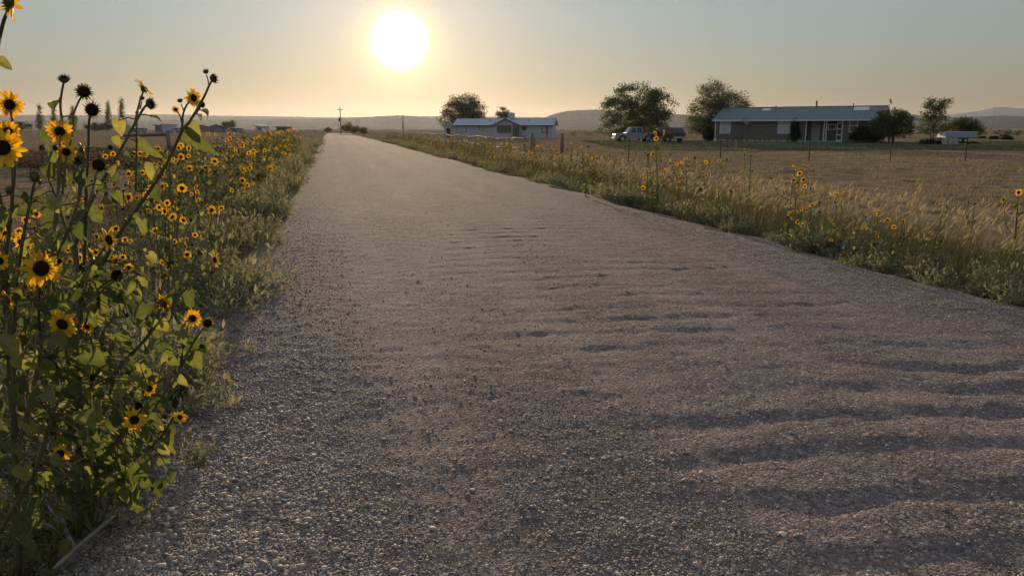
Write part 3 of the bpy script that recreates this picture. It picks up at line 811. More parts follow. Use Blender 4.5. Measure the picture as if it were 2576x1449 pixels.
# ================================================================ smaller sunflower plants, each a thing with its own heads
def wild_sunflower(name, h, nh, rad, seed, spread=0.3, leafy_n=26, joined=False):
    r = np.random.default_rng(seed)
    lean = r.uniform(-0.12, 0.12, 2)
    top = np.array([lean[0] * h, lean[1] * h, h])
    main = smooth_path([np.zeros(3), np.array([lean[0] * .2 * h, 0, 0.35 * h]), np.array([lean[0] * .6 * h, lean[1] * .5 * h, 0.7 * h]), top], 3)
    mb = MB(); mb.tube(main, np.linspace(0.0085, 0.004, len(main)), 5, cap=False)
    hp = [top + np.array([0, 0, 0.01])]; anchors = [main]
    for k in range(nh - 1):
        q = main[int(r.uniform(0.25, 0.85) * (len(main) - 1))]
        a = r.uniform(0, 2 * math.pi); L = r.uniform(0.3, 1.0) * spread
        e = np.array([q[0] + L * math.cos(a), q[1] + L * math.sin(a), min(h * 1.02, q[2] + r.uniform(0.10, 0.5) * h)])
        P = smooth_path([q, q * 0.5 + e * 0.5 + np.array([0.15 * L * math.cos(a), 0.15 * L * math.sin(a), -0.05 * h]), e], 3)
        mb.tube(P, np.linspace(0.005, 0.0025, len(P)), 4, cap=False); hp.append(e); anchors.append(P)
    LP, LD, LN, LS = [], [], [], []
    for k in range(leafy_n):
        P = anchors[0] if r.random() < 0.45 else anchors[r.integers(len(anchors))]
        q = P[int(r.uniform(0.1, 0.95) * (len(P) - 1))]
        a = r.uniform(0, 2 * math.pi); o = np.array([math.cos(a), math.sin(a), r.uniform(-0.2, 0.5)])
        LP.append(q + o * r.uniform(0.01, 0.05)); LD.append(o + np.array([0, 0, -r.uniform(0.2, 1.2)])); LN.append((r.uniform(-.4, .4), r.uniform(-.4, .4), 1.0))
        LS.append(r.uniform(0.045, 0.11) * (1.15 - 0.6 * q[2] / h))
    LP, LD, LN, LS = map(np.array, (LP, LD, LN, LS))
    bv, bq = LEAVES[seed % 4]
    if joined:
        bv = bv.reshape(9, 5, 3)[[0, 2, 4, 6, 8]][:, [0, 2, 4]].reshape(-1, 3); bq = grid_quads(5, 3)
    lv, lq = inst(bv, bq, frames(LD, LN), LP, LS)
    heads = []
    for k, p in enumerate(hp):
        u = r.random()
        style = 'open' if u < (0.26 if joined else 0.40) else ('seed' if u < 0.82 else 'bud')
        f = face_dir(r.normal(0, 55), r.uniform(-15, 40))
        q = f.to_track_quat('Z', 'Y').to_matrix()
        heads.append((style, np.array(p), np.array(q), rad * r.uniform(0.6, 1.25) * (0.62 if style in ('seed', 'bud') else 1.0), int(r.integers(4))))
    def head_geo(hd, local):
        style, p, q, rr, k = hd; V, Q, M, o = [], [], [], 0
        for part, mi in (('calyx', 0), ('petals', 1), ('disc', 2)):
            if part not in HEADS[style][k]: continue
            v, f = HEADS[style][k][part]
            V.append(v * rr @ q.T + (0 if local else p)); Q.append(f + o); M += [mi] * len(f); o += len(v)
        return np.concatenate(V), np.concatenate(Q), M
    if joined:
        sv, sq = np.array(mb.v), np.array([f for f in mb.f if len(f) == 4])
        V, Q, M, o = [sv, lv], [sq, lq + len(sv)], [3] * len(sq) + [4] * len(lq), len(sv) + len(lv)
        for hd in heads:
            v, f, m = head_geo(hd, False)
            V.append(v); Q.append(f + o); M += m; o += len(v)
        o_ = mesh_np(name, np.concatenate(V), quads=np.concatenate(Q), mats=[M_bract, M_petal, M_disc, M_stem, M_leaf], midx=M, smooth=True)
        return o_
    root = empty(name, (0, 0, 0))
    mb.build('stem', M_stem, root)
    mesh_np('foliage', lv, quads=lq, mats=[M_leaf], smooth=True, parent=root)
    for hd in heads:
        v, f, m = head_geo(hd, True)
        ho = mesh_np('flower_head', v, quads=f, mats=[M_bract, M_petal, M_disc], midx=m, smooth=True, parent=root)
        ho.location = [float(c) for c in hd[1]]
    return root
protos = [wild_sunflower('wild_sunflower', 1.0, n_, 0.044, 40 + k, sp) for k, (n_, sp) in enumerate(((7, .30), (9, .36), (6, .26), (8, .4), (10, .34)))]
thin_protos = [wild_sunflower('slender_sunflower', 1.0, n_, 0.05, 60 + k, sp, 16) for k, (n_, sp) in enumerate(((3, .2), (4, .26), (2, .16)))]
far_protos = [wild_sunflower('roadside_sunflower', 1.0, n_, 0.045, 70 + k, sp, 62, True) for k, (n_, sp) in enumerate(((9, .32), (12, .38), (10, .28), (13, .42)))]
index_kids()
used = set()
def plant(pr, k, x, y, h, label, group, dz=-0.03):
    src = pr[k % len(pr)]
    if src.name in used: o = copy_tree(src)
    else: used.add(src.name); o = src
    o.location = (x, y, gz(x, y) + dz); o.rotation_euler = (0, 0, random.uniform(-0.7, 0.7))
    w = h * random.uniform(0.85, 1.15)
    o.scale = (max(0.7, w), max(0.7, w), h)
    return tag(o, label, 'sunflower', group)
def at_head(dx, dy, Y):
    p = at(dx, dy, Y); return p[0], p[1], p[2] - gz(p[0], p[1]) + 0.03
kk = 0
# right roadside: stems that stand clear of the grass, found by what is around them
for dx, dy, Y, lb in ((1475, 372, 17, 'sunflower standing clear of the grass beside the thick wooden fence post'),
                      (1660, 338, 15, 'tall double-headed sunflower in front of the dark parked SUV'),
                      (1632, 340, 15.6, 'tall sunflower in front of the bed of the white pickup'),
                      (1735, 400, 13, 'sunflower in front of the bushy grey tree beside the brown house'),
                      (1648, 392, 15, 'shorter sunflower below the double-headed one, in front of the pickup'),
                      (1890, 395, 14, 'thin sunflower with seed heads in front of the brown house corner window'),
                      (1815, 405, 14, 'sparse sunflower beside a thin metal fence post in front of the house'),
                      (2013, 424, 11.5, 'sunflower rising above the grass in front of the house porch'),
                      (1990, 452, 11, 'cluster-headed sunflower just below the porch-front sunflower'),
                      (2050, 475, 10.4, 'bright sunflower deep in the pale seeding grass'),
                      (2110, 490, 10.0, 'sunflower with three flat heads in the pale seeding grass'),
                      (2452, 516, 8.6, 'single large sunflower over the brown field at the end of the grass strip'),
                      (2356, 524, 8.8, 'sunflower pair rising from the end of the pale grass strip'),
                      (2575, 488, 8.0, 'sunflower with dark seed heads at the edge of view over the field'),
                      (2140, 570, 8.6, 'low sunflower in front of the seeding grass near the gravel edge'),
                      (2005, 520, 9.6, 'low sunflower among green weeds beside the gravel edge'),
                      (2260, 560, 8.4, 'leafy low sunflower with broad leaves at the grass foot'),
                      (2200, 535, 8.9, 'sunflower half hidden in the grass strip beside the leafy low one'),
                      (2330, 600, 7.8, 'drooping leafy sunflower beside the dark gap in the weeds')):
    x, y, h = at_head(dx, dy, Y)
    plant(protos if 'cluster' in lb or 'deep in' in lb or 'low ' in lb else thin_protos, kk, x, y, h, lb, 'sunflowers along the right roadside'); kk += 1
# left roadside thicket
for k in range(68):
    s = 4.6 * math.exp(random.random() * math.log(24 / 4.6)); t = -random.uniform(3.35, 5.8) - 0.015 * s
    x, y = st2xy(s, t)
    h = random.uniform(0.66, 1.08) * (0.9 if t > -4.2 else 1.05) * (1.0 + 0.25 * min(1, max(0, (s - 7) / 8)))
    plant(protos, kk, x, y, h, 'wild sunflower in the thicket behind the big plants on the near left roadside', 'left roadside sunflower thicket'); kk += 1
# far: tall stand on the left, low row on the right
for k in range(84):
    s = random.uniform(16, 64); t = -random.uniform(4.0, 6.4) - 0.01 * s
    x, y = st2xy(s, t)
    plant(far_protos, kk, x, y, random.uniform(1.0, 1.5) * (1 + 0.15 * min(1, (s - 16) / 14)), 'sunflower in the tall dense stand along the left edge of the far road', 'tall far sunflower stand'); kk += 1
for k in range(120):
    s = 16 * math.exp(random.random() ** 0.75 * math.log(130 / 16)); t = random.uniform(4.5, 7.0) + 0.006 * s
    x, y = st2xy(s, t)
    plant(far_protos, kk, x, y, random.uniform(0.75, 1.1) * (1 + 0.2 * min(1, s / 60)), 'small sunflower in the row below the rail fence on the right roadside', 'right roadside sunflower row'); kk += 1

# ================================================================ uncountable ground cover
def strand(base, tip, bend, w, nseg):
    """tapered ribbons from base to tip (n,3), sagging by bend (n,3)"""
    n = len(base); k = np.linspace(0, 1, nseg + 1)
    P = base[:, None] + (tip - base)[:, None] * k[None, :, None] + bend[:, None] * (k * (1 - k) * 4 * 0.5)[None, :, None]
    d = tip - base; side = np.cross(d, rng.normal(0, 1, (n, 3))); side /= np.linalg.norm(side, axis=1, keepdims=True) + 1e-9
    ww = (w[:, None] * (1 - 0.9 * k[None] ** 1.5))[..., None] * side[:, None]
    V = np.stack([P - ww, P + ww], 2).reshape(-1, 3)
    b = np.arange(n)[:, None] * (nseg + 1) * 2 + np.arange(nseg)[None] * 2
    Q = np.stack([b, b + 1, b + 3, b + 2], -1).reshape(-1, 4)
    return V, Q
def join(parts):
    V, Q, M, o = [], [], [], 0
    for v, q, m in parts:
        V.append(v); Q.append(q + o); M.append(np.full(len(q), m)); o += len(v)
    return np.concatenate(V), np.concatenate(Q), np.concatenate(M)
def logs(n, a, b): return a * np.exp(rng.random(n) * math.log(b / a))

M_foxhead = leafy('foxtail_head', [(0.0, (0.62, 0.49, 0.31)), (0.6, (0.74, 0.62, 0.42)), (1.0, (0.82, 0.73, 0.54))], 0.5, 0.8, (1.0, 0.97, 0.85), 0.1)
M_foxstem = leafy('foxtail_stem', [(0.0, (0.10, 0.105, 0.04)), (0.6, (0.17, 0.15, 0.065)), (1.0, (0.28, 0.21, 0.10))], 0.35, 0.6)
M_green = leafy('verge_grass', [(0.0, (0.13, 0.125, 0.062)), (0.6, (0.22, 0.195, 0.10)), (1.0, (0.38, 0.30, 0.165))], 0.35, 0.8, None, 0.08)
M_weed = leafy('verge_weed', [(0.0, (0.165, 0.165, 0.105)), (0.6, (0.27, 0.26, 0.17)), (1.0, (0.42, 0.38, 0.26))], 0.45, 0.85, None, 0.05)
M_dry = leafy('dry_grass', [(0.0, (0.19, 0.14, 0.085)), (0.5, (0.31, 0.23, 0.142)), (1.0, (0.47, 0.37, 0.235))], 0.25, 0.7)
M_brush = leafy('brown_brush', [(0.0, (0.075, 0.045, 0.040)), (0.6, (0.13, 0.080, 0.065)), (1.0, (0.20, 0.135, 0.10))], 0.3, 0.7)

# foxtail grass on the right verge, heads bowed by the wind
n = 5200
s = logs(n, 5.5, 62); t = rng.normal(5.08, 0.66, n) + 0.012 * s
clump = fbm(s * 0.5, t * 1.3, 3) * sstep(62, 22, s)
m = (t > 4.0) & (rng.random(n) < sstep(0.20, 0.45, clump)); s, t = s[m], t[m]; n = len(s)
x, y = st2xy(s, t); z = ground_z(x, y); h = rng.uniform(0.42, 0.86, n) * (0.9 + 0.25 * fbm(s * 0.3, t, 2))
base = np.stack([x, y, z], 1)
lean = np.stack([rng.normal(0.28, 0.20, n), rng.normal(-0.05, 0.18, n), np.ones(n)], 1)
tip = base + lean * h[:, None]; bend = np.stack([-0.12 * h, rng.normal(0, 0.03, n), 0.10 * h], 1)
sv, sq = strand(base, tip, bend, np.full(n, 0.0016) * (1 + s / 14), 4)
dirv = np.stack([0.42 + rng.normal(0, 0.3, n), rng.normal(0, 0.28, n), rng.uniform(0.55, 1.0, n)], 1)
HLn = rng.uniform(0.06, 0.125, n)
na, rings = 6, [(0.0, .35), (.12, .9), (.4, 1.0), (.7, .75), (.92, .35), (1.0, .05)]
hv = np.array([(q * math.cos(2 * math.pi * i / na), u, q * math.sin(2 * math.pi * i / na) - 0.12 * u * u) for u, q in rings for i in range(na)])
hq = np.array([(j * na + i, j * na + (i + 1) % na, (j + 1) * na + (i + 1) % na, (j + 1) * na + i) for j in range(len(rings) - 1) for i in range(na)])
sc = np.stack([HLn * 0.078 * (1 + s / 40), HLn, HLn * 0.078 * (1 + s / 40)], 1)
hv_, hq_ = inst(hv * np.array([1, 1, 1]), hq, frames(dirv, np.tile([0.3, 0, 1.0], (n, 1))), tip - dirv / np.linalg.norm(dirv, axis=1, keepdims=True) * 0.01, sc)
nb = 26000
s2 = logs(nb, 5.0, 62); t2 = rng.normal(5.2, 0.75, nb) + 0.012 * s2; m = (t2 > 3.9); s2, t2 = s2[m], t2[m]; nb = len(s2)
x2, y2 = st2xy(s2, t2); b2 = np.stack([x2, y2, ground_z(x2, y2)], 1); h2 = rng.uniform(0.2, 0.55, nb)
tp2 = b2 + np.stack([rng.normal(0.22, 0.25, nb) * h2, rng.normal(0, 0.25, nb) * h2, h2], 1)
bv_, bq_ = strand(b2, tp2, np.stack([rng.normal(0, .05, nb), rng.normal(0, .05, nb), 0.15 * h2], 1), 0.0024 * (1 + s2 / 18), 3)
V, Q, Mi = join([(sv, sq, 0), (hv_, hq_, 1), (bv_, bq_, 2)])
tag(mesh_np('foxtail_grass', V, quads=Q, mats=[M_foxstem, M_foxhead, M_green], midx=Mi, smooth=True), 'pale seeding foxtail grass leaning along the right roadside', 'grass', kind='stuff')

# bushy weeds: clumps of narrow leaves on thin stems
def weed_clump(seed, nl=420, ns=26, flat=0.75, tall=False):
    r = np.random.default_rng(seed)
    a = r.uniform(0, 2 * math.pi, ns); e = r.uniform(0.15, 1.25, ns) if not tall else r.uniform(0.7, 1.4, ns)
    tips = np.stack([np.cos(a) * np.cos(e), np.sin(a) * np.cos(e), np.sin(e) * flat], 1) * r.uniform(0.7, 1.05, (ns, 1))
    global rng
    sv, sq = strand(np.zeros((ns, 3)) + r.normal(0, 0.04, (ns, 3)), tips, np.stack([r.normal(0, .06, ns), r.normal(0, .06, ns), r.uniform(0, .15, ns)], 1), np.full(ns, 0.009), 3)
    j = r.integers(0, ns, nl); u = r.uniform(0.25, 1.03, nl)
    p = tips[j] * u[:, None] + r.normal(0, 0.05, (nl, 3))
    d = tips[j] * 0.7 + r.normal(0, 0.55, (nl, 3)) + np.array([0, 0, 0.2])
    lv, lq = inst(*small_leaf(0.17), frames(d, r.normal(0, .5, (nl, 3)) + np.array([0, 0, 1.0])), p, r.uniform(0.07, 0.17, nl))
    V, Q, _ = join([(sv, sq, 0), (lv, lq, 0)])
    V[:, 2] = np.maximum(V[:, 2], 0.0)
    return V, Q
CL = [weed_clump(200 + k) for k in range(4)] + [weed_clump(210 + k, tall=True) for k in range(2)]
def clumps(x, y, size, hz, kinds, name, mat, label, cat):
    V, Q, o = [], [], 0
    z = ground_z(x, y)
    for i in range(len(x)):
        v, q = CL[kinds[i % len(kinds)]]
        a = rng.uniform(0, 6.28); ca, sa = math.cos(a), math.sin(a)
        w = np.stack([(v[:, 0] * ca - v[:, 1] * sa) * size[i] + x[i], (v[:, 0] * sa + v[:, 1] * ca) * size[i] + y[i], v[:, 2] * size[i] * hz[i] + z[i] - 0.02], 1)
        V.append(w); Q.append(q + o); o += len(v)
    return tag(mesh_np(name, np.concatenate(V), quads=np.concatenate(Q), mats=[mat], smooth=False), label, cat, kind='stuff')
n = 760; s = logs(n, 4.5, 100); t = rng.normal(4.2, 0.42, n) + 0.006 * s; m = rng.random(n) < 0.25 + 0.9 * sstep(0.3, 0.55, fbm(s * 0.7, t * 1.2 + 8, 3)); s, t = s[m], t[m]; n = len(s); t = np.maximum(t, 3.4 + 0.5 * rng.random(n)); x, y = st2xy(s, t)
clumps(x, y, rng.uniform(0.2, 0.5, n) * (1 + s / 130), rng.uniform(0.85, 1.3, n), [0, 1, 2, 3, 4], 'right_verge_weeds', M_weed, 'grey-green bushy weeds along the right gravel edge', 'weeds')
n = 760; s = logs(n, 3.6, 100); t = -np.maximum(3.15 + 0.5 * rng.random(n), rng.normal(4.4, 0.9, n) + 0.008 * s); x, y = st2xy(s, t)
clumps(x, y, rng.uniform(0.18, 0.5, n) * (1 + s / 110), rng.uniform(0.9, 1.7, n), [0, 1, 2, 3, 4, 5], 'left_verge_weeds', M_weed, 'grey-green bushy weeds under the sunflowers on the left roadside', 'weeds')
n = 70; gp = np.array([gnd(rng.uniform(-60, 215) , rng.uniform(1285, 1500)) for _ in range(n)]); x, y = gp[:, 0], gp[:, 1]
clumps(x, y, rng.uniform(0.05, 0.13, n), rng.uniform(0.8, 1.5, n), [0, 1, 2, 3, 4], 'near_weeds', M_green, 'low green weeds around the foot of the big sunflower plants', 'weeds')
# reddish brown brush beyond the left verge
n = 150; s = rng.uniform(34, 62, n); t = -rng.uniform(10, 19, n); x, y = st2xy(s, t)
clumps(x, y, rng.uniform(0.5, 0.95, n), rng.uniform(0.8, 1.15, n), [0, 1, 2, 3], 'brown_brush', M_brush, 'low reddish brown brush in the left pasture', 'brush')
# grey strip of weeds along the left verge grass
nb = 15000; s2 = logs(nb, 4.5, 45); t2 = -np.abs(rng.normal(5.2, 1.0, nb)) - 0.01 * s2; m = t2 < -3.8; s2, t2 = s2[m], t2[m]; nb = len(s2)
x2, y2 = st2xy(s2, t2); b2 = np.stack([x2, y2, ground_z(x2, y2)], 1); h2 = rng.uniform(0.2, 0.6, nb)
tp2 = b2 + np.stack([rng.normal(0.1, 0.3, nb) * h2, rng.normal(0, 0.3, nb) * h2, h2], 1)
v, q = strand(b2, tp2, np.stack([rng.normal(0, .05, nb), rng.normal(0, .05, nb), 0.15 * h2], 1), 0.0026 * (1 + s2 / 18), 3)
tag(mesh_np('left_verge_grass', v, quads=q, mats=[M_dry], smooth=True), 'dry straw-coloured grass among the left roadside sunflowers', 'grass', kind='stuff')

# dry pasture grass, in tufts
nt = 60000
r_ = logs(nt, 5.0, 130); a_ = R(42) * (2 * rng.random(nt) - 1); x, y = r_ * np.sin(a_), r_ * np.cos(a_)
s, t = xy2st(x, y)
pt = fbm(x * 0.55, y * 0.55, 3)
keep = ((t > 5.6) | (t < -6.2)) & (rng.random(nt) < 0.12 + 0.88 * sstep(0.36, 0.55, pt))
x, y, r_ , pt = x[keep], y[keep], r_[keep], pt[keep]; nt = len(x)
nbl = 7
bx = np.repeat(x, nbl) + rng.normal(0, 0.05, nt * nbl) * (1 + np.repeat(r_, nbl) / 30); by = np.repeat(y, nbl) + rng.normal(0, 0.05, nt * nbl) * (1 + np.repeat(r_, nbl) / 30)
hh = np.repeat(rng.uniform(0.035, 0.12, nt) * (0.6 + 1.0 * pt), nbl) * rng.uniform(0.6, 1.2, nt * nbl)
b = np.stack([bx, by, ground_z(bx, by) - 0.01], 1)
tp = b + np.stack([rng.normal(0.15, 0.45, len(bx)) * hh, rng.normal(0, 0.45, len(bx)) * hh, hh], 1)
v, q = strand(b, tp, np.zeros_like(b) + np.stack([0 * hh, 0 * hh, 0.2 * hh], 1), 0.003 * (1 + np.repeat(r_, nbl) / 14), 2)
tag(mesh_np('pasture_grass', v, quads=q, mats=[M_dry], smooth=True), 'short dry brown pasture grass in tufts', 'grass', kind='stuff')

# single weeds standing on the gravel edge
def weed(x, y, size, hz, k, label, mat=M_weed):
    v, q = CL[k]
    o = mesh_np('weed', v * np.array([size, size, size * hz]), quads=q, mats=[mat])
    o.location = (x, y, max(gz(x, y), float(road_z(*xy2st(x, y)))) - 0.01); o.rotation_euler = (0, 0, random.uniform(0, 6))
    return tag(o, label, 'weed')
for px, py, size, hz, k, lb in ((495, 1190, .13, 1.3, 4, 'small pale weed alone on the gravel beside the low sunflower branches'),
                                (570, 780, .22, 1.0, 5, 'feathery green weed at the left gravel edge'), (640, 745, .24, 1.2, 4, 'pale brown upright weed beside the feathery one at the left gravel edge'),
                                (715, 470, .5, .8, 1, 'yellowish rounded weed bulging onto the gravel below the far sunflower stand'),
                                (2490, 720, .30, 1.0, 0, 'curly grey weed at the gravel corner, lowest on the right verge'), (2560, 770, .26, 1.1, 3, 'grey weed at the edge of view beside the curly grey one'),
                                (1980, 590, .32, .9, 1, 'dense grey-green weed mound by the gravel in the middle of the right verge'),
                                (60, 1440, .16, .8, 2, 'low weed in the very corner below the big sunflowers'), (150, 1446, .12, .8, 0, 'small weed beside the dead stalks at the picture edge')):
    p = gnd(px, py, -0.03); weed(p[0], p[1], size, hz, k, lb)
# ================================================================ hills
g = N('juniper_hill')
nz = g.noise(0.02, 4, 0.6)
vor = g.n('TexVoronoi', Scale=0.035, Vector=g.obj())
c = g.mix(g.ramp(nz, [(0.4, 0.0), (0.65, 1.0)]), (0.075, 0.082, 0.066), (0.056, 0.066, 0.054))
c = g.mix(g.ramp(vor.outputs['Distance'], [(0.25, 0.85), (0.5, 0.0)]), c, (0.035, 0.042, 0.026))
M_hill = g.done(g.pbr(c, 0.95, spec=0.0, Diffuse__Roughness=1.0))
def hill(name, Yc, pts, D, label, rough=2.0, mat=None):
    px = np.array([p[0] for p in pts], float); py = np.array([p[1] for p in pts], float)
    dx = np.linspace(px[0], px[-1], 620)
    # smooth interpolation of the crest
    dy = np.interp(dx, px, py); ker = np.hanning(25); ker /= ker.sum()
    dy = np.convolve(np.pad(dy, 12, mode='edge'), ker, mode='valid')
    cr = np.array([at(a, b, Yc) for a, b in zip(dx, dy)])
    cr[:, 2] += rough * (fbm(np.arange(len(dx)) * 0.45, np.full(len(dx), Yc * .01), 3) - 0.45) * 2
    ks = np.concatenate([np.linspace(-1, 0, 15), np.linspace(0.1, 1, 8)])
    V = []
    for k in ks:
        sc = 1 + k * D / Yc
        prof = (1 - abs(k)) ** 1.15
        z = -1.5 + (cr[:, 2] + 1.5) * prof
        if 0 < abs(k) < 1:
            z = z + (fbm(dx * 0.02, np.full(len(dx), k * 3.0 + Yc), 3) - 0.45) * 0.22 * cr[:, 2] * (1 - prof)
        V.append(np.stack([cr[:, 0] * sc, cr[:, 1] * sc, z], 1))
    V = np.concatenate(V)
    return tag(mesh_np(name, V, quads=grid_quads(len(ks), len(dx)), mats=[mat or M_hill], smooth=True), label, 'hill', kind='structure')
hill('hill', 5700, [(2150, 322), (2270, 300), (2330, 293), (2400, 288), (2440, 282), (2470, 279), (2490, 272), (2520, 269.5), (2560, 273), (2700, 279), (3100, 292)], 1000, 'pale distant mountain on the far right skyline', 3.0, plain('air_tinted_rock', (0.20, 0.215, 0.225), 1.0, 0, 0.08, 0.004, spec=0.0))  # pale blue of the distant air is painted into the rock colour
hill('hill', 4600, [(-500, 290), (55, 290), (200, 290.5), (300, 290), (345, 289), (420, 288), (500, 291), (700, 293.5), (850, 296.5), (950, 294), (1100, 293), (1250, 294), (1400, 296), (1600, 299), (1800, 306)], 900, 'long flat mesa along the left skyline', 2.0)
hill('hill', 3400, [(-500, 303), (0, 303), (300, 304.5), (430, 302), (600, 301), (700, 300.5), (870, 299), (950, 293.5), (1000, 290.5), (1025, 291), (1060, 295), (1150, 303), (1300, 314), (1400, 322)], 800, 'lower ridge rising to a rounded hill beyond the end of the road', 2.0)
hill('hill', 2900, [(1180, 320), (1290, 308), (1370, 297), (1400, 285), (1430, 279), (1480, 276.5), (1530, 276), (1570, 280), (1640, 284), (1720, 289), (1760, 296), (1850, 301), (2000, 302), (2150, 305), (2300, 318)], 700, 'wooded hill between the white house and the round tree', 2.2)
hill('hill', 3600, [(2080, 320), (2180, 302), (2240, 294.5), (2300, 291), (2360, 293), (2420, 296), (2470, 293.5), (2520, 291), (2576, 293.5), (2800, 298), (3100, 306)], 900, 'dark wooded ridge behind the white box trailer', 2.2)

# ================================================================ trees
M_bark = plain('bark', (0.13, 0.10, 0.08), 0.95, 0, 0.35, 12, bump=0.4)
M_tl = leafy('tree_leaf', [(0.0, (0.060, 0.080, 0.038)), (0.6, (0.11, 0.135, 0.060)), (1.0, (0.19, 0.20, 0.09))], 0.5, 0.6)
M_tl2 = leafy('grey_tree_leaf', [(0.0, (0.095, 0.10, 0.068)), (0.6, (0.16, 0.162, 0.108)), (1.0, (0.26, 0.25, 0.165))], 0.5, 0.6)
M_tl3 = leafy('locust_leaf', [(0.0, (0.05, 0.065, 0.025)), (0.6, (0.085, 0.105, 0.038)), (1.0, (0.16, 0.16, 0.06))], 0.4, 0.6)
M_hedge = leafy('flare_tinted_hedge_leaf', [(0.0, (0.13, 0.10, 0.055)), (0.6, (0.24, 0.18, 0.095)), (1.0, (0.36, 0.26, 0.14))], 0.5, 0.8)  # warm tan of the sun's flare is painted into the leaf colour
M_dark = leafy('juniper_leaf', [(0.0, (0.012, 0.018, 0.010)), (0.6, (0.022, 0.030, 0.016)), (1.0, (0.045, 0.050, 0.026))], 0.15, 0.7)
def tree(name, base_px, Y, blobs, label, cat, mat, nc=120, nl=40, leaf=0.16, cr=0.5, trunk=0.22, forks=0.28, group=None, ntr=1, shell=0.45, seed=0, limb=0.035, flat=0.65):
    r = np.random.default_rng(seed + 900)
    b = at(base_px[0], base_px[1], Y); b[2] = gz(b[0], b[1]) - 0.05
    root = empty(name, b, 0, label, cat, group)
    W = []
    for (px, py, rx, rz) in blobs:
        p = at(px, py, Y); k = Y / FPX
        W.append((p - b, rx * k, rz * k))
    area = np.array([w[1] * w[2] for w in W]); pick = r.choice(len(W), nc, p=area / area.sum())
    C = []
    for i in pick:
        c, rx, rz = W[i]
        d = r.normal(0, 1, 3); d /= np.linalg.norm(d); q = r.uniform(shell, 1.0) ** 0.6
        C.append(c + d * np.array([rx, rx * 0.85, rz]) * q)
    C = np.array(C); C[:, 2] = np.maximum(C[:, 2], 0.15)
    H = C[:, 2].max()
    mb = MB()
    tops = []
    for k in range(ntr):
        o = np.array([r.normal(0, 0.25), r.normal(0, 0.2), 0]) * (ntr > 1)
        cen = np.mean([w[0] for w in W], axis=0)
        top = np.array([cen[0] * 0.8 + r.normal(0, 0.5) * (ntr > 1), r.normal(0, 0.3), H * 0.72])
        P = smooth_path([o, o * 1.4 + np.array([0.1 * top[0], 0, H * forks]), top * np.array([0.7, 1, 0.75]), top], 4)
        mb.tube(P, np.linspace(trunk, trunk * 0.2, len(P)), 7); tops.append(P)
    PA = np.vstack(tops)
    for c in C[:: max(1, nc // 70)]:
        ok = PA[(PA[:, 2] > H * forks * 0.6) & (PA[:, 2] < max(c[2] * 0.95, H * forks))]
        if not len(ok): ok = PA[:3]
        j = np.argmin(((ok - c) ** 2).sum(1) + r.random(len(ok)) * 1.5); q = ok[j]
        m = q * 0.5 + c * 0.5 + np.array([0, 0, -0.06 * np.linalg.norm(c - q)]) + r.normal(0, 0.08, 3)
        mb.tube(smooth_path([q, m, c], 3), np.linspace(limb * 1.3, limb * 0.35, 7), 5, cap=False)
    mb.build('trunk', M_bark, root)
    n = nc * nl
    pos = np.repeat(C, nl, 0) + np.clip(r.normal(0, cr * 0.55, (n, 3)), -1.1 * cr, 1.1 * cr) * np.array([1.15, 1.0, flat])
    pos[:, 2] = np.maximum(pos[:, 2], 0.05)
    v, q = inst(*small_leaf(0.30), frames(r.normal(0, 1, (n, 3)) + np.array([0, 0, -0.2]), r.normal(0, 1, (n, 3))), pos, r.uniform(0.6, 1.3, n) * leaf)
    mesh_np('crown', v, quads=q, mats=[mat], parent=root)
    return root
tree('round_tree', (1605, 350), 113, [(1605, 245, 62, 34), (1556, 278, 48, 36), (1650, 265, 44, 38), (1660, 300, 28, 26), (1600, 290, 70, 30), (1552, 325, 42, 20), (1625, 325, 62, 20), (1585, 335, 60, 12)], 'dense dark green spreading tree behind the white pickup', 'tree', M_tl, 340, 57, 0.253, 0.62, 0.25, 0.2, ntr=3, seed=1, limb=0.06)
tree('broad_tree', (1785, 352), 110, [(1800, 243, 45, 38), (1835, 262, 42, 30), (1865, 262, 20, 24), (1770, 285, 45, 42), (1760, 315, 36, 26), (1815, 300, 40, 40)], 'grey-green feathery tree overhanging the left end of the brown house', 'tree', M_tl2, 360, 55, 0.196, 0.62, 0.22, 0.15, ntr=3, seed=2, limb=0.055, flat=0.9)
tree('leaning_tree', (2240, 362), 91, [(2240, 292, 34, 18), (2268, 300, 26, 20), (2222, 318, 30, 26), (2258, 325, 34, 20)], 'small dark tree in front of the right gable of the brown house', 'tree', M_tl, 178, 50, 0.184, 0.45, 0.12, 0.2, ntr=2, seed=3)
tree('locust_tree', (2352, 347), 102, [(2345, 256, 14, 12), (2376, 253, 14, 8), (2355, 266, 22, 16), (2335, 280, 20, 16), (2372, 275, 18, 20), (2345, 300, 34, 14), (2350, 322, 48, 12)], 'thin sparse pale-leaved tree left of the white box trailer', 'tree', M_tl3, 159, 24, 0.196, 0.42, 0.09, 0.3, ntr=2, seed=4, shell=0.3)
tree('locust_tree', (2428, 352), 110, [(2425, 312, 36, 14), (2445, 326, 28, 14), (2395, 322, 22, 12)], 'low spreading pale-leaved tree behind the white box trailer', 'tree', M_tl3, 140, 37, 0.207, 0.5, 0.1, 0.3, ntr=2, seed=5)
tree('shade_tree', (1172, 340), 174, [(1172, 262, 36, 24), (1150, 280, 36, 26), (1198, 280, 28, 28), (1128, 300, 24, 22), (1175, 300, 48, 22)], 'big round tree behind the white house', 'tree', M_tl2, 270, 50, 0.299, 0.85, 0.4, 0.3, ntr=2, seed=6, limb=0.09)
tree('yard_tree', (1268, 340), 176, [(1265, 285, 15, 13), (1280, 291, 10, 10), (1262, 305, 14, 14)], 'small tree behind the rooftop cooler of the white house', 'tree', M_tl2, 87, 44, 0.2, 0.5, 0.12, 0.3, seed=7)
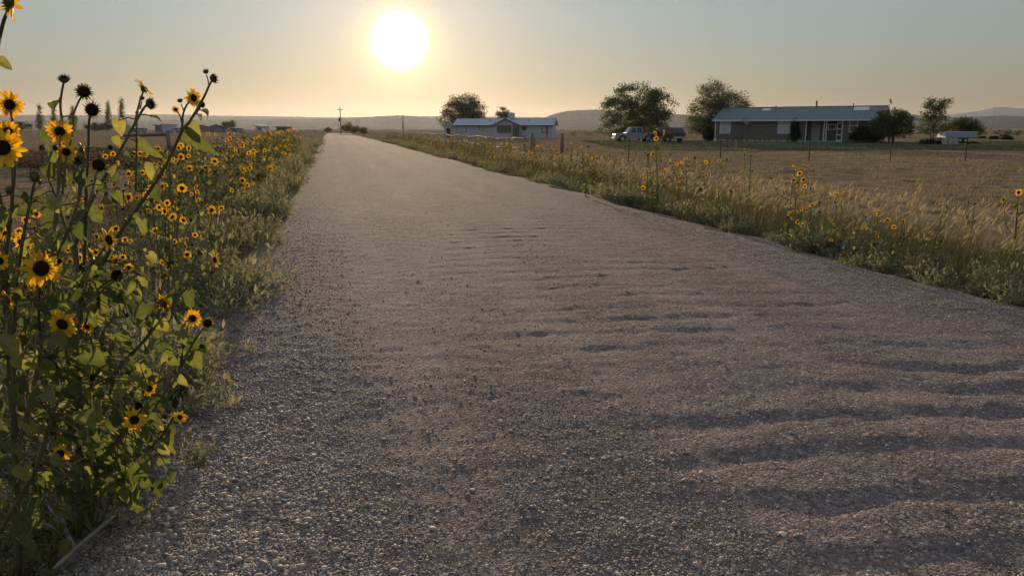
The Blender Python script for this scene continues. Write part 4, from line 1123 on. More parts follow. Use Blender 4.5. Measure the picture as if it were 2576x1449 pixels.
tree('far_tree', (575, 330), 330, [(572, 314, 14, 7), (585, 313, 8, 8)], 'small dark tree between the far houses on the left plain', 'tree', M_tl, 87, 44, 0.3, 0.8, 0.15, 0.2, seed=8)
for k, (px, top, w, lb) in enumerate(((100, 264, 11, 'bare pale poplar, the one farthest from the road'), (135, 272, 7, 'thin bare poplar between two taller ones'), (182, 268, 12, 'bushy grey poplar behind the tall seed-headed sunflower'), (272, 256, 8, 'slim poplar beside the tallest poplar'), (306, 250, 9, 'tallest slim poplar on the left plain'))):
    tree('poplar_tree', (px, 328), 400, [(px, top + 12, w * .45, 14), (px, top + 34, w * .8, 16), (px, top + 52, w, 14)], lb, 'tree', M_tl2, 131, 15, 0.483, 0.9, 0.14, 0.1, group='poplars on the left plain', ntr=2, seed=20 + k, shell=0.2, limb=0.09, flat=1.1)
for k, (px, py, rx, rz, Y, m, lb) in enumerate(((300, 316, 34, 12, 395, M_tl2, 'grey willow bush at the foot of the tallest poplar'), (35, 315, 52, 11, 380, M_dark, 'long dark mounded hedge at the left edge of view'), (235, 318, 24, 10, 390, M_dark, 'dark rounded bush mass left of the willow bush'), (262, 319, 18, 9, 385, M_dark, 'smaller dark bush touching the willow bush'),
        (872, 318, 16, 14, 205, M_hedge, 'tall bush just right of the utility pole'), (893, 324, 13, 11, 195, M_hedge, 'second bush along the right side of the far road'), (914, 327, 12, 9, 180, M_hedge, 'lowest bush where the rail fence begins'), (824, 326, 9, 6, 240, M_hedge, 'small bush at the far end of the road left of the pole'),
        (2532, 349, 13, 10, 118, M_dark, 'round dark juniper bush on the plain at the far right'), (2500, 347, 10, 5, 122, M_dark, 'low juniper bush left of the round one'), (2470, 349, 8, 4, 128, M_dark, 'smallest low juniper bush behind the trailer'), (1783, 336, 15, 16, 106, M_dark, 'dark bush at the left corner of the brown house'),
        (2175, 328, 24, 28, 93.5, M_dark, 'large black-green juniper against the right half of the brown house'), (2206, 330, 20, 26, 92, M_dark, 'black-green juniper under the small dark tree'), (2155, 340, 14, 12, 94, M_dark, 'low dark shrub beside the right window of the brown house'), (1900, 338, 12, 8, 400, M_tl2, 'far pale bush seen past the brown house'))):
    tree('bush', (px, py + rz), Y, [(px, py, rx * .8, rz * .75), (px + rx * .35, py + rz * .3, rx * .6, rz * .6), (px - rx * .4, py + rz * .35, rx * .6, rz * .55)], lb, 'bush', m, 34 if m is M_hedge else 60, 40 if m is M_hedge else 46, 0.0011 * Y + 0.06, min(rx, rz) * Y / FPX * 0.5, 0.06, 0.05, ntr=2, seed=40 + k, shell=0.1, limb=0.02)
# pointed cypress by the porch
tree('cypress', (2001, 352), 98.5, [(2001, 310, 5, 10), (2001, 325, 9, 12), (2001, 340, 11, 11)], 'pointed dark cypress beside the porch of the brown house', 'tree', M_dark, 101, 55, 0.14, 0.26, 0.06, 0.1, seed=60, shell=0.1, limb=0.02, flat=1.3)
# scattered far scrub: one mass per side
def scrub(name, n, xr, Yr, label, mat):
    a = rng.uniform(xr[0], xr[1], n); Yv = logs(n, *Yr); x = (a - 1288) / FPX * Yv
    return clumps(x, Yv, rng.uniform(0.5, 1.3, n) * (1 + Yv / 900), rng.uniform(0.6, 1.0, n), [0, 1, 2, 3], name, mat, label, 'scrub')
scrub('right_scrub', 170, (2150, 2640), (170, 900), 'scattered dark scrub over the far right plain', M_dark)
scrub('middle_scrub', 110, (1240, 1820), (180, 800), 'scattered scrub on the plain between the two houses', M_tl2)
scrub('left_scrub', 120, (-40, 840), (330, 900), 'line of scrub along the far left plain', M_tl2)
a_ = rng.uniform(1650, 2640, 150); Yv = logs(150, 12, 46); x = (a_ - 1288) / FPX * Yv
clumps(x, Yv, rng.uniform(0.08, 0.24, 150), rng.uniform(0.4, 0.7, 150), [0, 1, 2, 3], 'pasture_tufts', M_brush, 'low dark brown tufts over the right pasture', 'tufts')

# ================================================================ fences and posts
M_post = plain('weathered_wood', (0.17, 0.145, 0.125), 0.9, 0, 0.35, 14, bump=0.5)
M_pole = plain('peeled_pole', (0.34, 0.27, 0.21), 0.85, 0, 0.3, 10, bump=0.3)
M_steel = plain('rusty_steel', (0.035, 0.03, 0.028), 0.8, 0.1, 0.3, 20)
fence_t = 7.7
P0 = st2xy(41, fence_t)
root = empty('rail_fence', (P0[0], P0[1], gz(*P0)), 0, 'long pole rail fence running beside the right roadside towards the white house', 'fence')
b0 = np.array(root.location); prev = None
for k in range(31):
    s_ = 41 + 3.7 * k; x, y = st2xy(s_, fence_t + 0.12 * math.sin(k * 1.7)); z = gz(x, y)
    h = 1.12 + 0.06 * math.sin(k * 2.3)
    mb = MB(); mb.tube([(x - b0[0], y - b0[1], z - b0[2] - 0.3), (x - b0[0] + random.uniform(-.04, .04), y - b0[1], z - b0[2] + h + 0.03)], [0.05, 0.042], 7)
    mb.build('post', M_pole, root)
    cur = (np.array([x, y, z]) - b0, h)
    if prev:
        for q, f in ((0, 1.0), (1, 0.52)):
            a, c = prev[0] + np.array([0.09, 0, prev[1] * f]), cur[0] + np.array([0.09, 0, cur[1] * f])
            m = (a + c) / 2 + np.array([0, 0, random.uniform(-.05, .04)])
            mb = MB(); mb.tube(smooth_path([a, m, c], 3), np.linspace(0.055, 0.04, 7) if k % 2 else np.linspace(0.04, 0.055, 7), 7)
            mb.build('rail', M_pole, root)
    prev = cur
def post(px, top, bot_Y, r, mat, label, cat='fence post', name='fence_post', group=None):
    p = at(px, top, bot_Y); z = gz(p[0], p[1])
    mb = MB(); mb.tube([(0, 0, -0.3), (random.uniform(-.03, .03), 0, (p[2] - z) * 0.55), (random.uniform(-.03, .03), 0, p[2] - z)], [r, r * 0.97, r * 0.92], 9)
    o = mb.build(name, mat); o.location = (p[0], p[1], z)
    return tag(o, label, cat, group)
post(1414, 336, 38, 0.095, M_post, 'thickest wooden fence post standing alone in the pasture')
post(1339, 336, 40, 0.085, M_post, 'wooden fence post at the end of the pole rail fence')
post(1320, 341, 41, 0.07, M_post, 'shorter wooden fence post just left of the rail fence end post')
post(1344, 352, 37, 0.06, M_post, 'short stub post leaning beside the rail fence end post')
root = empty('wire_fence', (at(1414, 395, 39)[0], 39, 0), 0, 'thin wire fence on dark steel posts across the right pasture', 'fence')
tops = []
for px, top in ((1583, 350), (1814, 352), (2039, 346), (2245, 341), (2435, 346), (2610, 348)):
    p = at(px, top, 39.5); z = gz(p[0], p[1]); o0 = np.array(root.location)
    mb = MB(); q = np.array([p[0], p[1], z]) - o0; H = p[2] - z
    mb.box(q[0] - .024, q[0] + .024, q[1] - .006, q[1] + .006, q[2] - .2, q[2] + H); mb.box(q[0] - .006, q[0] + .006, q[1] + .0062, q[1] + .04, q[2] - .2, q[2] + H)
    mb.build('post', M_steel, root); tops.append(q + np.array([0, -0.012, H]))
for f in (0.06, 0.35, 0.66):
    mb = MB()
    pts = [np.array([at(1414, 340, 38)[0] - o0[0], -1.0, gz(at(1414, 340, 38)[0], 38) + 1.15 - f - o0[2]])] + [t_ - np.array([0, 0, f]) for t_ in tops]
    mb.tube(pts, 0.0025, 4, cap=False); mb.build('wire', M_steel, root)
post(1852, 354, 52, 0.035, M_pole, 'thin pale stake between the wire fence and the brown house', 'stake', 'stake')
# wooden brace on the left pasture
pa, pb = at(301, 330, 39), at(421, 329, 39)
root = empty('fence_brace', (pa[0], pa[1], gz(pa[0], pa[1])), 0, 'dark wooden fence brace of two posts and one thick rail in the left pasture', 'fence'); o0 = np.array(root.location)
for p in (pa, pb):
    mb = MB(); q = p - o0; mb.tube([(q[0], q[1], -0.3), (q[0], q[1], q[2])], [0.10, 0.095], 9); mb.build('post', M_post, root)
mb = MB(); mb.tube([pa - o0 + np.array([0.1, 0, -0.22]), pb - o0 + np.array([-0.1, 0, -0.2])], [0.085, 0.08], 9); mb.build('rail', M_post, root)

# utility poles
def upole(px, top, bot, Y, label, arms=True):
    p = at(px, top, Y); z = gz(p[0], p[1])
    root = empty('utility_pole', (p[0], p[1], z), 0, label, 'utility pole'); H = p[2] - z
    mb = MB(); mb.tube([(0, 0, -0.5), (0, 0, H)], [0.16, 0.11], 8); mb.build('pole', M_post, root)
    if arms:
        mb = MB(); mb.box(-0.75, 0.75, -0.21, -0.13, H - 0.75, H - 0.6); mb.box(-0.6, 0.6, -0.21, -0.13, H - 2.9, H - 2.75); mb.build('crossarm', M_post, root)
        for x_ in (-0.65, 0.0, 0.65):
            mb = MB(); mb.tube([(x_, -0.17, H - 0.6 if x_ else H), (x_, -0.17 if x_ else 0, H - 0.4 if x_ else H + 0.3)], [0.05, 0.03], 6); mb.build('insulator', M_steel, root)
        mb = MB(); mb.tube([(-0.32, -0.05, H - 3.8), (-0.32, -0.05, H - 2.95)], 0.2, 9); mb.build('transformer', M_steel, root)
    return p
pu = upole(855, 270, 335, 215, 'wooden utility pole with crossarms at the far end of the road')
pv = upole(1013, 290, 330, 210, 'plain thin pole standing behind the start of the rail fence', False)
# ================================================================ houses
def siding(name, col, step=0.18, var=0.12):
    g = N(name)
    sp = g.n('SeparateXYZ'); g.l(g.obj(), sp.inputs[0])
    fr = g.math('FRACT', g.math('DIVIDE', sp.outputs[2], step))
    f = g.noise(2.0, 5, 0.6)
    c = g.ramp(f, [(0.3, tuple(v * (1 - var) for v in col)), (0.7, tuple(v * (1 + var) for v in col))])
    return g.done(g.pbr(c, 0.75, g.bump(fr, 0.7, 0.02), spec=0.3))
M_brown = siding('brown_siding', (0.175, 0.152, 0.135), 0.2)
M_whites = siding('white_siding', (0.52, 0.49, 0.51), 0.2, 0.05)
M_white = plain('white_trim', (0.72, 0.70, 0.70), 0.6, 0, 0.06, 4)
M_roof = plain('blue_grey_metal_roof', (0.125, 0.17, 0.19), 0.55, 0.1, 0.12, 0.7, spec=0.4)
M_roof2 = plain('pale_metal_roof', (0.40, 0.42, 0.49), 0.5, 0.1, 0.08, 0.7, spec=0.4)
M_trim2 = plain('dark_red_trim', (0.10, 0.055, 0.055), 0.7, 0, 0.15, 5)
M_glass = plain('window_glass', (0.10, 0.11, 0.13), 0.12, 0, 0.1, 3, spec=0.6)
M_blind = plain('blind_behind_glass', (0.50, 0.50, 0.54), 0.35, 0, 0.06, 3, spec=0.5)
M_door = plain('door_paint', (0.42, 0.44, 0.48), 0.5, 0, 0.06, 3)
M_grey = plain('galvanised', (0.30, 0.31, 0.33), 0.5, 0.5, 0.15, 6)
M_rust = plain('rusty_flue', (0.30, 0.13, 0.06), 0.8, 0.1, 0.25, 9)
M_conc = plain('pale_concrete', (0.42, 0.40, 0.37), 0.9, 0, 0.2, 3)
M_black = plain('black_plastic', (0.02, 0.02, 0.022), 0.6, 0, 0.2, 8)
class House:
    def __init__(s, name, pl, Yl, pr, Yr, label, cat='house'):
        a, b = at(pl, 350, Yl), at(pr, 350, Yr)
        s.a = a; s.L = float(np.hypot(*(b - a)[:2])); s.rz = math.atan2(b[1] - a[1], b[0] - a[0])
        s.u = np.array([math.cos(s.rz), math.sin(s.rz)]); s.z0 = min(gz(a[0], a[1]), gz(b[0], b[1])) - 0.05
        s.root = empty(name, (a[0], a[1], s.z0), s.rz, label, cat)
    def x(s, dx, off=0.0):
        """local x where the ray through column dx meets the plane y = off"""
        d = ray(dx, 320); n = np.array([-s.u[1], s.u[0]])
        p0 = s.a[:2] + n * off
        k = (p0 @ n) / (d[:2] @ n)
        return float((d[:2] * k - s.a[:2]) @ s.u)
    def z(s, dx, dy, off=0.0):
        d = ray(dx, dy); n = np.array([-s.u[1], s.u[0]]); k = ((s.a[:2] + n * off) @ n) / (d[:2] @ n)
        return float(EYE + d[2] * k - s.z0)
    def window(s, x0, x1, y0, y1, fm, gm, off=0.0, fw=0.10, bars=(0, 1), label=None):
        X0, X1 = s.x(x0, off), s.x(x1, off); Z1, Z0 = s.z(x0, y0, off), s.z(x0, y1, off)
        y = off
        mb = MB()
        mb.box(X0, X0 + fw, y - .06, y - .002, Z0, Z1); mb.box(X1 - fw, X1, y - .06, y - .002, Z0, Z1)
        mb.box(X0 + fw, X1 - fw, y - .06, y - .002, Z1 - fw, Z1); mb.box(X0 + fw, X1 - fw, y - .06, y - .002, Z0, Z0 + fw)
        w = mb.build('window', fm, s.root, 0.012)
        mb = MB(); mb.box(X0 + fw, X1 - fw, y - .03, y - .004, Z0 + fw, Z1 - fw); mb.build('pane', gm, w)
        mb = MB(); nv, nh = bars
        for k in range(nv):
            xx = X0 + fw + (X1 - X0 - 2 * fw) * (k + 1) / (nv + 1); mb.box(xx - .02, xx + .02, y - .05, y - .031, Z0 + fw, Z1 - fw)
        for k in range(nh):
            zz = Z0 + fw + (Z1 - Z0 - 2 * fw) * (k + 1) / (nh + 1); mb.box(X0 + fw, X1 - fw, y - .048, y - .0305, zz - .025, zz + .025)
        if nv + nh: mb.build('glazing_bars', fm, w)
        return w
# ---- brown house with the blue-grey metal roof
h = House('brown_house', 1798, 104, 2204, 93.8, 'long brown single-storey house with a blue-grey metal roof and recessed porch')
L, EH, RH, DP = h.L, 2.98, 4.42, 8.4
xa, xb = h.x(2024), h.x(2122)
mb = MB(); mb.box(0, xa, 0, DP, 0, EH); mb.box(xb, L, 0, DP, 0, EH); mb.box(xa, xb, 1.7, DP, 0, EH); mb.prism_x([(0, EH), (DP, EH), (DP / 2, RH - 0.06)], 0.002, L - 0.002)
mb.build('wall', M_brown, h.root)
sl = (RH - EH) / (DP / 2); ov = 0.45
def roof_mb(x0, x1, dp, eh, rh, ov, rib):
    mb = MB(); sl = (rh - eh) / (dp / 2); t = 0.07
    ze = eh - sl * ov
    mb.prism_x([(-ov, ze), (dp / 2, rh), (dp / 2, rh + t), (-ov, ze + t)], x0, x1)
    mb.prism_x([(dp / 2, rh), (dp + ov, ze), (dp + ov, ze + t), (dp / 2, rh + t)], x0, x1)
    if rib:
        n = int((x1 - x0) / rib)
        for k in range(n + 1):
            xx = x0 + 0.02 + (x1 - x0 - 0.06) * k / n
            mb.prism_x([(-ov - .004, ze + t - .002), (dp / 2, rh + t - .002), (dp / 2, rh + t + .035), (-ov - .004, ze + t + .035)], xx, xx + 0.04)
    mb.box(x0 - .01, x1 + .01, dp / 2 - .12, dp / 2 + .12, rh + t + .002, rh + t + .045)
    return mb
roof = roof_mb(-0.35, L + 0.55, DP, EH, RH, ov, 0.55).build('roof', M_roof, h.root)
def on_roof(hh, dx, dy, sl, eh, ov):
    # nearest point of the front roof plane along the ray
    best = None
    for off in np.linspace(0, 4.1, 120):
        e = abs(hh.z(dx, dy, off) - (eh + sl * off))
        if best is None or e < best[0]: best = (e, off)
    off = best[1]; return hh.x(dx, off), off, eh + sl * off + 0.07
mb = MB(); mb.box(-0.35, L + 0.5, -ov - .05, -ov - .006, EH - sl * ov - 0.16, EH - sl * ov + 0.05); mb.build('fascia', M_white, h.root)
mb = MB(); mb.prism_x([(-ov, EH - sl * ov - .16), (DP / 2, RH - .16), (DP / 2, RH - .002), (-ov, EH - sl * ov - .002)], L + 0.50, L + 0.545); mb.build('barge_board', M_white, h.root)
mb = MB(); mb.box(-.03, .10, -.035, -.002, 0, EH - .06); mb.build('corner_trim', M_white, h.root)
mb = MB(); mb.box(0.11, xa, -.03, -.0025, 0.30, 0.38); mb.box(0.11, xa, -.02, -.003, 0, 0.295); mb.build('skirting', M_conc, h.root)
h.window(1811, 1838, 301, 337, M_white, M_blind, bars=(0, 1)); h.window(1957, 1988, 300, 337, M_white, M_blind, bars=(0, 1)); h.window(2136, 2158, 300, 334, M_white, M_glass, bars=(0, 1))
h.window(2083, 2104, 312, 328, M_white, M_glass, off=1.7, bars=(0, 0), fw=0.16)
# porch: door, posts, lattice panel
X0, X1 = h.x(2042, 1.7), h.x(2064, 1.7); Zt = h.z(2050, 306, 1.7)
mb = MB(); mb.box(X0, X1, 1.63, 1.698, 0.25, Zt); dr = mb.build('door', M_door, h.root, 0.01)
mb = MB(); mb.ball((X1 - 0.12, 1.60, 1.2), 0.035); mb.build('handle', M_steel, dr)
for dx, w in ((2028, .13), (2073, .12), (2079, .12), (2119, .13)):
    x_ = h.x(dx); mb = MB(); mb.box(x_ - w / 2, x_ + w / 2, -.02, .10, 0.25, EH - .22); mb.build('porch_post', M_white, h.root)
mb = MB(); mb.box(xa, xb, -.03, .11, EH - .215, EH - .06); mb.build('porch_beam', M_white, h.root)
mb = MB(); mb.box(xa, xb, -.12, 1.69, 0.02, 0.245); mb.build('porch_floor', M_conc, h.root)
mb = MB(); xl0, xl1 = h.x(2107), h.x(2117)
for z_ in (0.26, 0.95, 1.65, 2.35): mb.box(xl0, xl1, 0.0, .05, z_, z_ + .12)
mb.box(xl0 - .07, xl0, 0.0, .05, .26, 2.6); mb.build('shelf_panel', M_white, h.root)
for dx, dy, w, d_, hh_, m in ((1926, 279, 1.0, 0.8, 0.14, M_white), (2164, 277, 1.75, 1.0, 0.2, M_white)):
    X, Yr_, Z = on_roof(h, dx, dy, sl, EH, ov)
    mb = MB(); n_ = 6
    prof = [(-d_ / 2, 0.0)] + [(-d_ / 2 + d_ * k / n_, 0.06 + hh_ * math.sin(math.pi * k / n_) ** 0.7) for k in range(n_ + 1)] + [(d_ / 2, 0.0)]
    mb.prism_x([(Yr_ + p, Z + p * sl + q) for p, q in prof], X - w / 2, X + w / 2)
    mb.build('skylight', m, roof, 0.03)
for dx, dy, r_, hh_ in ((1949, 275, 0.09, 0.45), (2142, 268, 0.07, 0.4)):
    X, Yr_, Z = on_roof(h, dx, dy + 4, sl, EH, ov); mb = MB(); mb.tube([(X, Yr_, Z - .1), (X, Yr_, Z + hh_)], r_, 9); mb.tube([(X, Yr_, Z + hh_ + .001), (X, Yr_, Z + hh_ + .08)], r_ * 1.5, 9); mb.build('vent_pipe', M_grey, roof)
X = h.x(2050, DP / 2 + .5); mb = MB(); mb.tube([(X, DP / 2 + .5, RH - .3), (X, DP / 2 + .5, RH + .72)], 0.11, 10); mb.tube([(X, DP / 2 + .5, RH + .721), (X, DP / 2 + .5, RH + .80)], 0.16, 10); mb.build('chimney', M_rust, roof)
def dish(x, y, z, r_, yaw, pitch, parent_root, name, stand=0.4):
    mb = MB(); V = [(0, 0, 0.0)]; n_ = 16; Fc = []
    for j in (1, 2, 3):
        for i in range(n_):
            a = 2 * math.pi * i / n_; q = r_ * j / 3; V.append((q * math.cos(a), q * math.sin(a), 0.25 * q * q / r_))
    Fc += [(0, 1 + i, 1 + (i + 1) % n_) for i in range(n_)]
    for j in range(2): Fc += [(1 + j * n_ + i, 1 + (j + 1) * n_ + i, 1 + (j + 1) * n_ + (i + 1) % n_, 1 + j * n_ + (i + 1) % n_) for i in range(n_)]
    q = face_dir(yaw, pitch).to_track_quat('Z', 'Y')
    W = [q @ Vector(v) for v in V]
    mb.add([(x + w.x, y + w.y, z + w.z) for w in W], Fc, 0, True)
    mb.add([(x + w.x, y + w.y + .012, z + w.z) for w in W], [f[::-1] for f in Fc], 0, True)
    arm = q @ Vector((0, -r_ * 0.2, r_ * 0.9)); mb.tube([(x, y, z), (x + arm.x, y + arm.y, z + arm.z)], 0.02, 6)
    mb.tube([(x, y + .03, z), (x, y + .08, z - r_ - stand)], 0.025, 6)
    return mb
X = L + 0.62; mbd = dish(X + .15, DP / 2 - 1.0, RH + .55, 0.32, 75, 20, h.root, 'dish', 0.5); mbd.build('satellite_dish', M_grey, h.root)
p = at(1876, 304, 101.5); zg = gz(p[0], p[1])
o = dish(0, 0, p[2] - zg, 0.62, 25, 25, None, 'dish', 1.7).build('satellite_dish', M_grey); o.location = (p[0], p[1], zg); tag(o, 'large grey satellite dish on a pole against the front wall of the brown house', 'satellite dish')
# flower bed stakes and pots along the wall
for k in range(13):
    xx = 1.0 + k * (xa - 2) / 13 + random.uniform(-.3, .3); c_ = h.a[:2] + h.u * xx + np.array([h.u[1], -h.u[0]]) * 0.9
    v, q = CL[4 + k % 2]
    sz = random.uniform(0.35, 0.7)
    o = mesh_np('garden_plant', v * np.array([sz * .6, sz * .6, sz * 1.5]), quads=q, mats=[M_tl2]); o.location = (c_[0], c_[1], gz(*c_)); o.rotation_euler = (0, 0, k)
    tag(o, 'small dim garden plant in the bed along the front wall of the brown house', 'plant', 'garden plants along the brown house')

# ---- white house
h2 = House('white_house', 1143, 152, 1388, 149, 'long white house with pale metal roof and a centre gable')
L2, E2, R2, D2 = h2.L, 2.45, 3.62, 8.0
mb = MB(); mb.box(0, L2, 0, D2, 0, E2); mb.prism_x([(0, E2), (D2, E2), (D2 / 2, R2 - .06)], 0.002, L2 - .002)
gx0, gx1, gxc = h2.x(1238), h2.x(1311), h2.x(1273); GP = 0.5
mb.prism([(gx0 + .3, 0), (gx1 - .3, 0), (gx1 - .3, E2 - .05), (gxc, R2 - .12), (gx0 + .3, E2 - .05)], -GP, -.002)
mb.build('wall', M_whites, h2.root)
r2 = roof_mb(-.35, L2 + .45, D2, E2, R2, 0.4, 0.6).build('roof', M_roof2, h2.root)
mb = MB()
for sgn, xe in ((-1, gx0), (1, gx1)):
    n_ = np.array([(xe), E2 - .12]); 
    poly = [(xe, E2 - .14), (gxc, R2 - .02), (gxc, R2 + .07), (xe, E2 - .05)] if sgn < 0 else [(gxc, R2 - .02), (xe, E2 - .14), (xe, E2 - .05), (gxc, R2 + .07)]
    mb.prism(poly, -GP - .35, D2 / 2 - .3)
mb.build('gable_roof', M_roof2, r2)
mb = MB()
for sgn, xe in ((-1, gx0), (1, gx1)):
    poly = [(xe, E2 - .26), (gxc, R2 - .14), (gxc, R2 + .06), (xe, E2 - .06)] if sgn < 0 else [(gxc, R2 - .14), (xe, E2 - .26), (xe, E2 - .06), (gxc, R2 + .06)]
    mb.prism(poly, -GP - .40, -GP - .353)
mb.build('gable_trim', M_trim2, h2.root)
sl2 = (R2 - E2) / (D2 / 2)
mb = MB(); mb.box(-.35, gx0 - .1, -.45, -.405, E2 - sl2 * .4 - .14, E2 - sl2 * .4 + .04); mb.build('fascia', M_trim2, h2.root); mb = MB(); mb.box(gx1 + .1, L2 + .45, -.45, -.405, E2 - sl2 * .4 - .14, E2 - sl2 * .4 + .04); mb.build('fascia', M_trim2, h2.root)
h2.window(1149, 1173, 317, 334, M_trim2, M_blind, bars=(1, 0)); h2.window(1206, 1217, 317, 329, M_trim2, M_blind, bars=(0, 1), fw=.08)
h2.window(1250, 1286, 316, 335, M_trim2, M_glass, off=-GP, bars=(3, 2), fw=.13); h2.window(1313, 1324, 317, 329, M_trim2, M_glass, bars=(0, 1)); h2.window(1363, 1378, 317, 335, M_trim2, M_blind, bars=(0, 1), fw=.13)
X0, X1 = h2.x(1292), h2.x(1306); mb = MB(); mb.box(X0, X1, -GP - .05, -GP - .003, .3, h2.z(1300, 316)); dr = mb.build('door', M_glass, h2.root)
mb = MB(); mb.box(X0 - .1, X0, -GP - .07, -GP - .004, .3, h2.z(1300, 315)); mb.box(X1, X1 + .1, -GP - .07, -GP - .004, .3, h2.z(1300, 315)); mb.box(X0 - .1, X1 + .1, -GP - .07, -GP - .004, h2.z(1300, 315) + .002, h2.z(1300, 315) + .1); mb.build('frame', M_trim2, dr)
mb = MB(); xd0, xd1 = h2.x(1288), h2.x(1318)
mb.box(xd0, xd1, -2.2, -GP - .08, .1, .28)
for k in range(9): xx = xd0 + (xd1 - xd0 - .08) * k / 8; mb.box(xx, xx + .07, -2.2, -2.14, .282, 1.05)
mb.box(xd0, xd1, -2.21, -2.13, 1.052, 1.13); mb.build('porch_deck', M_post, h2.root)
cx_ = h2.x(1289, 4.5); mb = MB(); mb.box(cx_ - .55, cx_ + .55, 3.2, 4.3, R2 + .0, R2 + 1.05); mb.box(cx_ - .58, cx_ + .58, 3.17, 4.33, R2 + 1.052, R2 + 1.1); mb.build('rooftop_cooler', M_blind, r2)
for dx in (1233, 1330):
    xx = h2.x(dx, 2); mb = MB(); mb.tube([(xx, 2.2, E2 + sl2 * 2.2), (xx, 2.2, E2 + sl2 * 2.2 + .45)], .07, 8); mb.build('vent_pipe', M_grey, r2)
xx = h2.x(1377); mb = MB(); mb.box(xx - .06, xx + .06, -.9, -.78, 0, E2 - .3); mb.build('porch_post', M_trim2, h2.root)
# shed beside it
h3 = House('shed', 1117, 158, 1139, 158, 'small white gabled shed at the left end of the white house', 'shed')
mb = MB(); mb.prism([(0, 0), (h3.L, 0), (h3.L, 2.2), (h3.L / 2, 3.3), (0, 2.2)], 0, 3.5); mb.build('wall', M_whites, h3.root)
mb = MB(); Lh = h3.L
mb.prism([(-.25, 2.02), (Lh / 2, 3.34), (Lh / 2, 3.44), (-.25, 2.12)], -.2, 3.7); mb.prism([(Lh / 2, 3.34), (Lh + .25, 2.02), (Lh + .25, 2.12), (Lh / 2, 3.44)], -.2, 3.7); mb.build('roof', M_roof2, h3.root)
mb = MB(); mb.box(Lh * .3, Lh * .7, -.04, -.003, 0.02, 1.9); mb.build('door', M_trim2, h3.root)

# ---- distant buildings on the left plain
def far_house(name, x0, x1, yt, ye, Y, label, wm, rm, cat='house', flat=False, win=2):
    hh = House(name, x0, Y, x1, Y, label, cat); L = hh.L; E = hh.z(x0, ye); Rr = hh.z(x0, yt); d = 7.0
    mb = MB(); mb.box(0, L, 0, d, 0, E)
    if not flat: mb.prism([(0.002, E), (L - .002, E), (L / 2, Rr - .05)], 0.002, d - .002)
    mb.build('wall', wm, hh.root)
    mb = MB()
    if flat: mb.prism([(-.5, E + .05), (L + .3, E + .05 - .0), (L + .3, E + .25), (-.5, Rr)], -.5, d + .4)
    else:
        mb.prism([(-.6, E - .25), (L / 2, Rr), (L / 2, Rr + .25), (-.6, E)], -.5, d + .5); mb.prism([(L / 2, Rr), (L + .6, E - .25), (L + .6, E), (L / 2, Rr + .25)], -.5, d + .5)
    mb.build('roof', rm, hh.root)
    for k in range(win):
        xx = L * (k + .7) / (win + .4); mb = MB(); mb.box(xx - .5, xx + .5, -.04, -.003, E * .35, E * .8); mb.build('window', M_glass, hh.root)
    return hh
far_house('far_house', 531, 561, 314, 319.5, 330, 'far tan gabled house with a bright ridge, beyond the left pasture', M_brown, M_roof)
far_house('far_barn', 498, 526, 316, 319, 350, 'low far grey barn left of the tan gabled house', M_brown, M_roof, 'barn', win=1)
far_house('far_shed', 644, 664, 314, 318.5, 300, 'far shed with a bright slanted roof near the road end', M_whites, M_white, 'shed', True, 1)
far_house('far_workshop', 411, 428, 312, 315, 300, 'far pale blue-grey block building behind the fence brace', plain('pale_blue_wall', (0.40, 0.45, 0.56), 0.6), M_roof, 'building', True, 0)
far_house('far_workshop', 392, 409, 314, 317, 305, 'far dark building with a stack, left of the pale blue-grey block', M_roof, M_steel, 'building', True, 1)
far_house('far_trailer_home', 697, 722, 318, 320.5, 290, 'far dark low trailer home at the edge of the sunflower stand', plain('dull_brown_wall', (0.16, 0.12, 0.11), 0.8), M_roof, 'trailer home', True, 2)

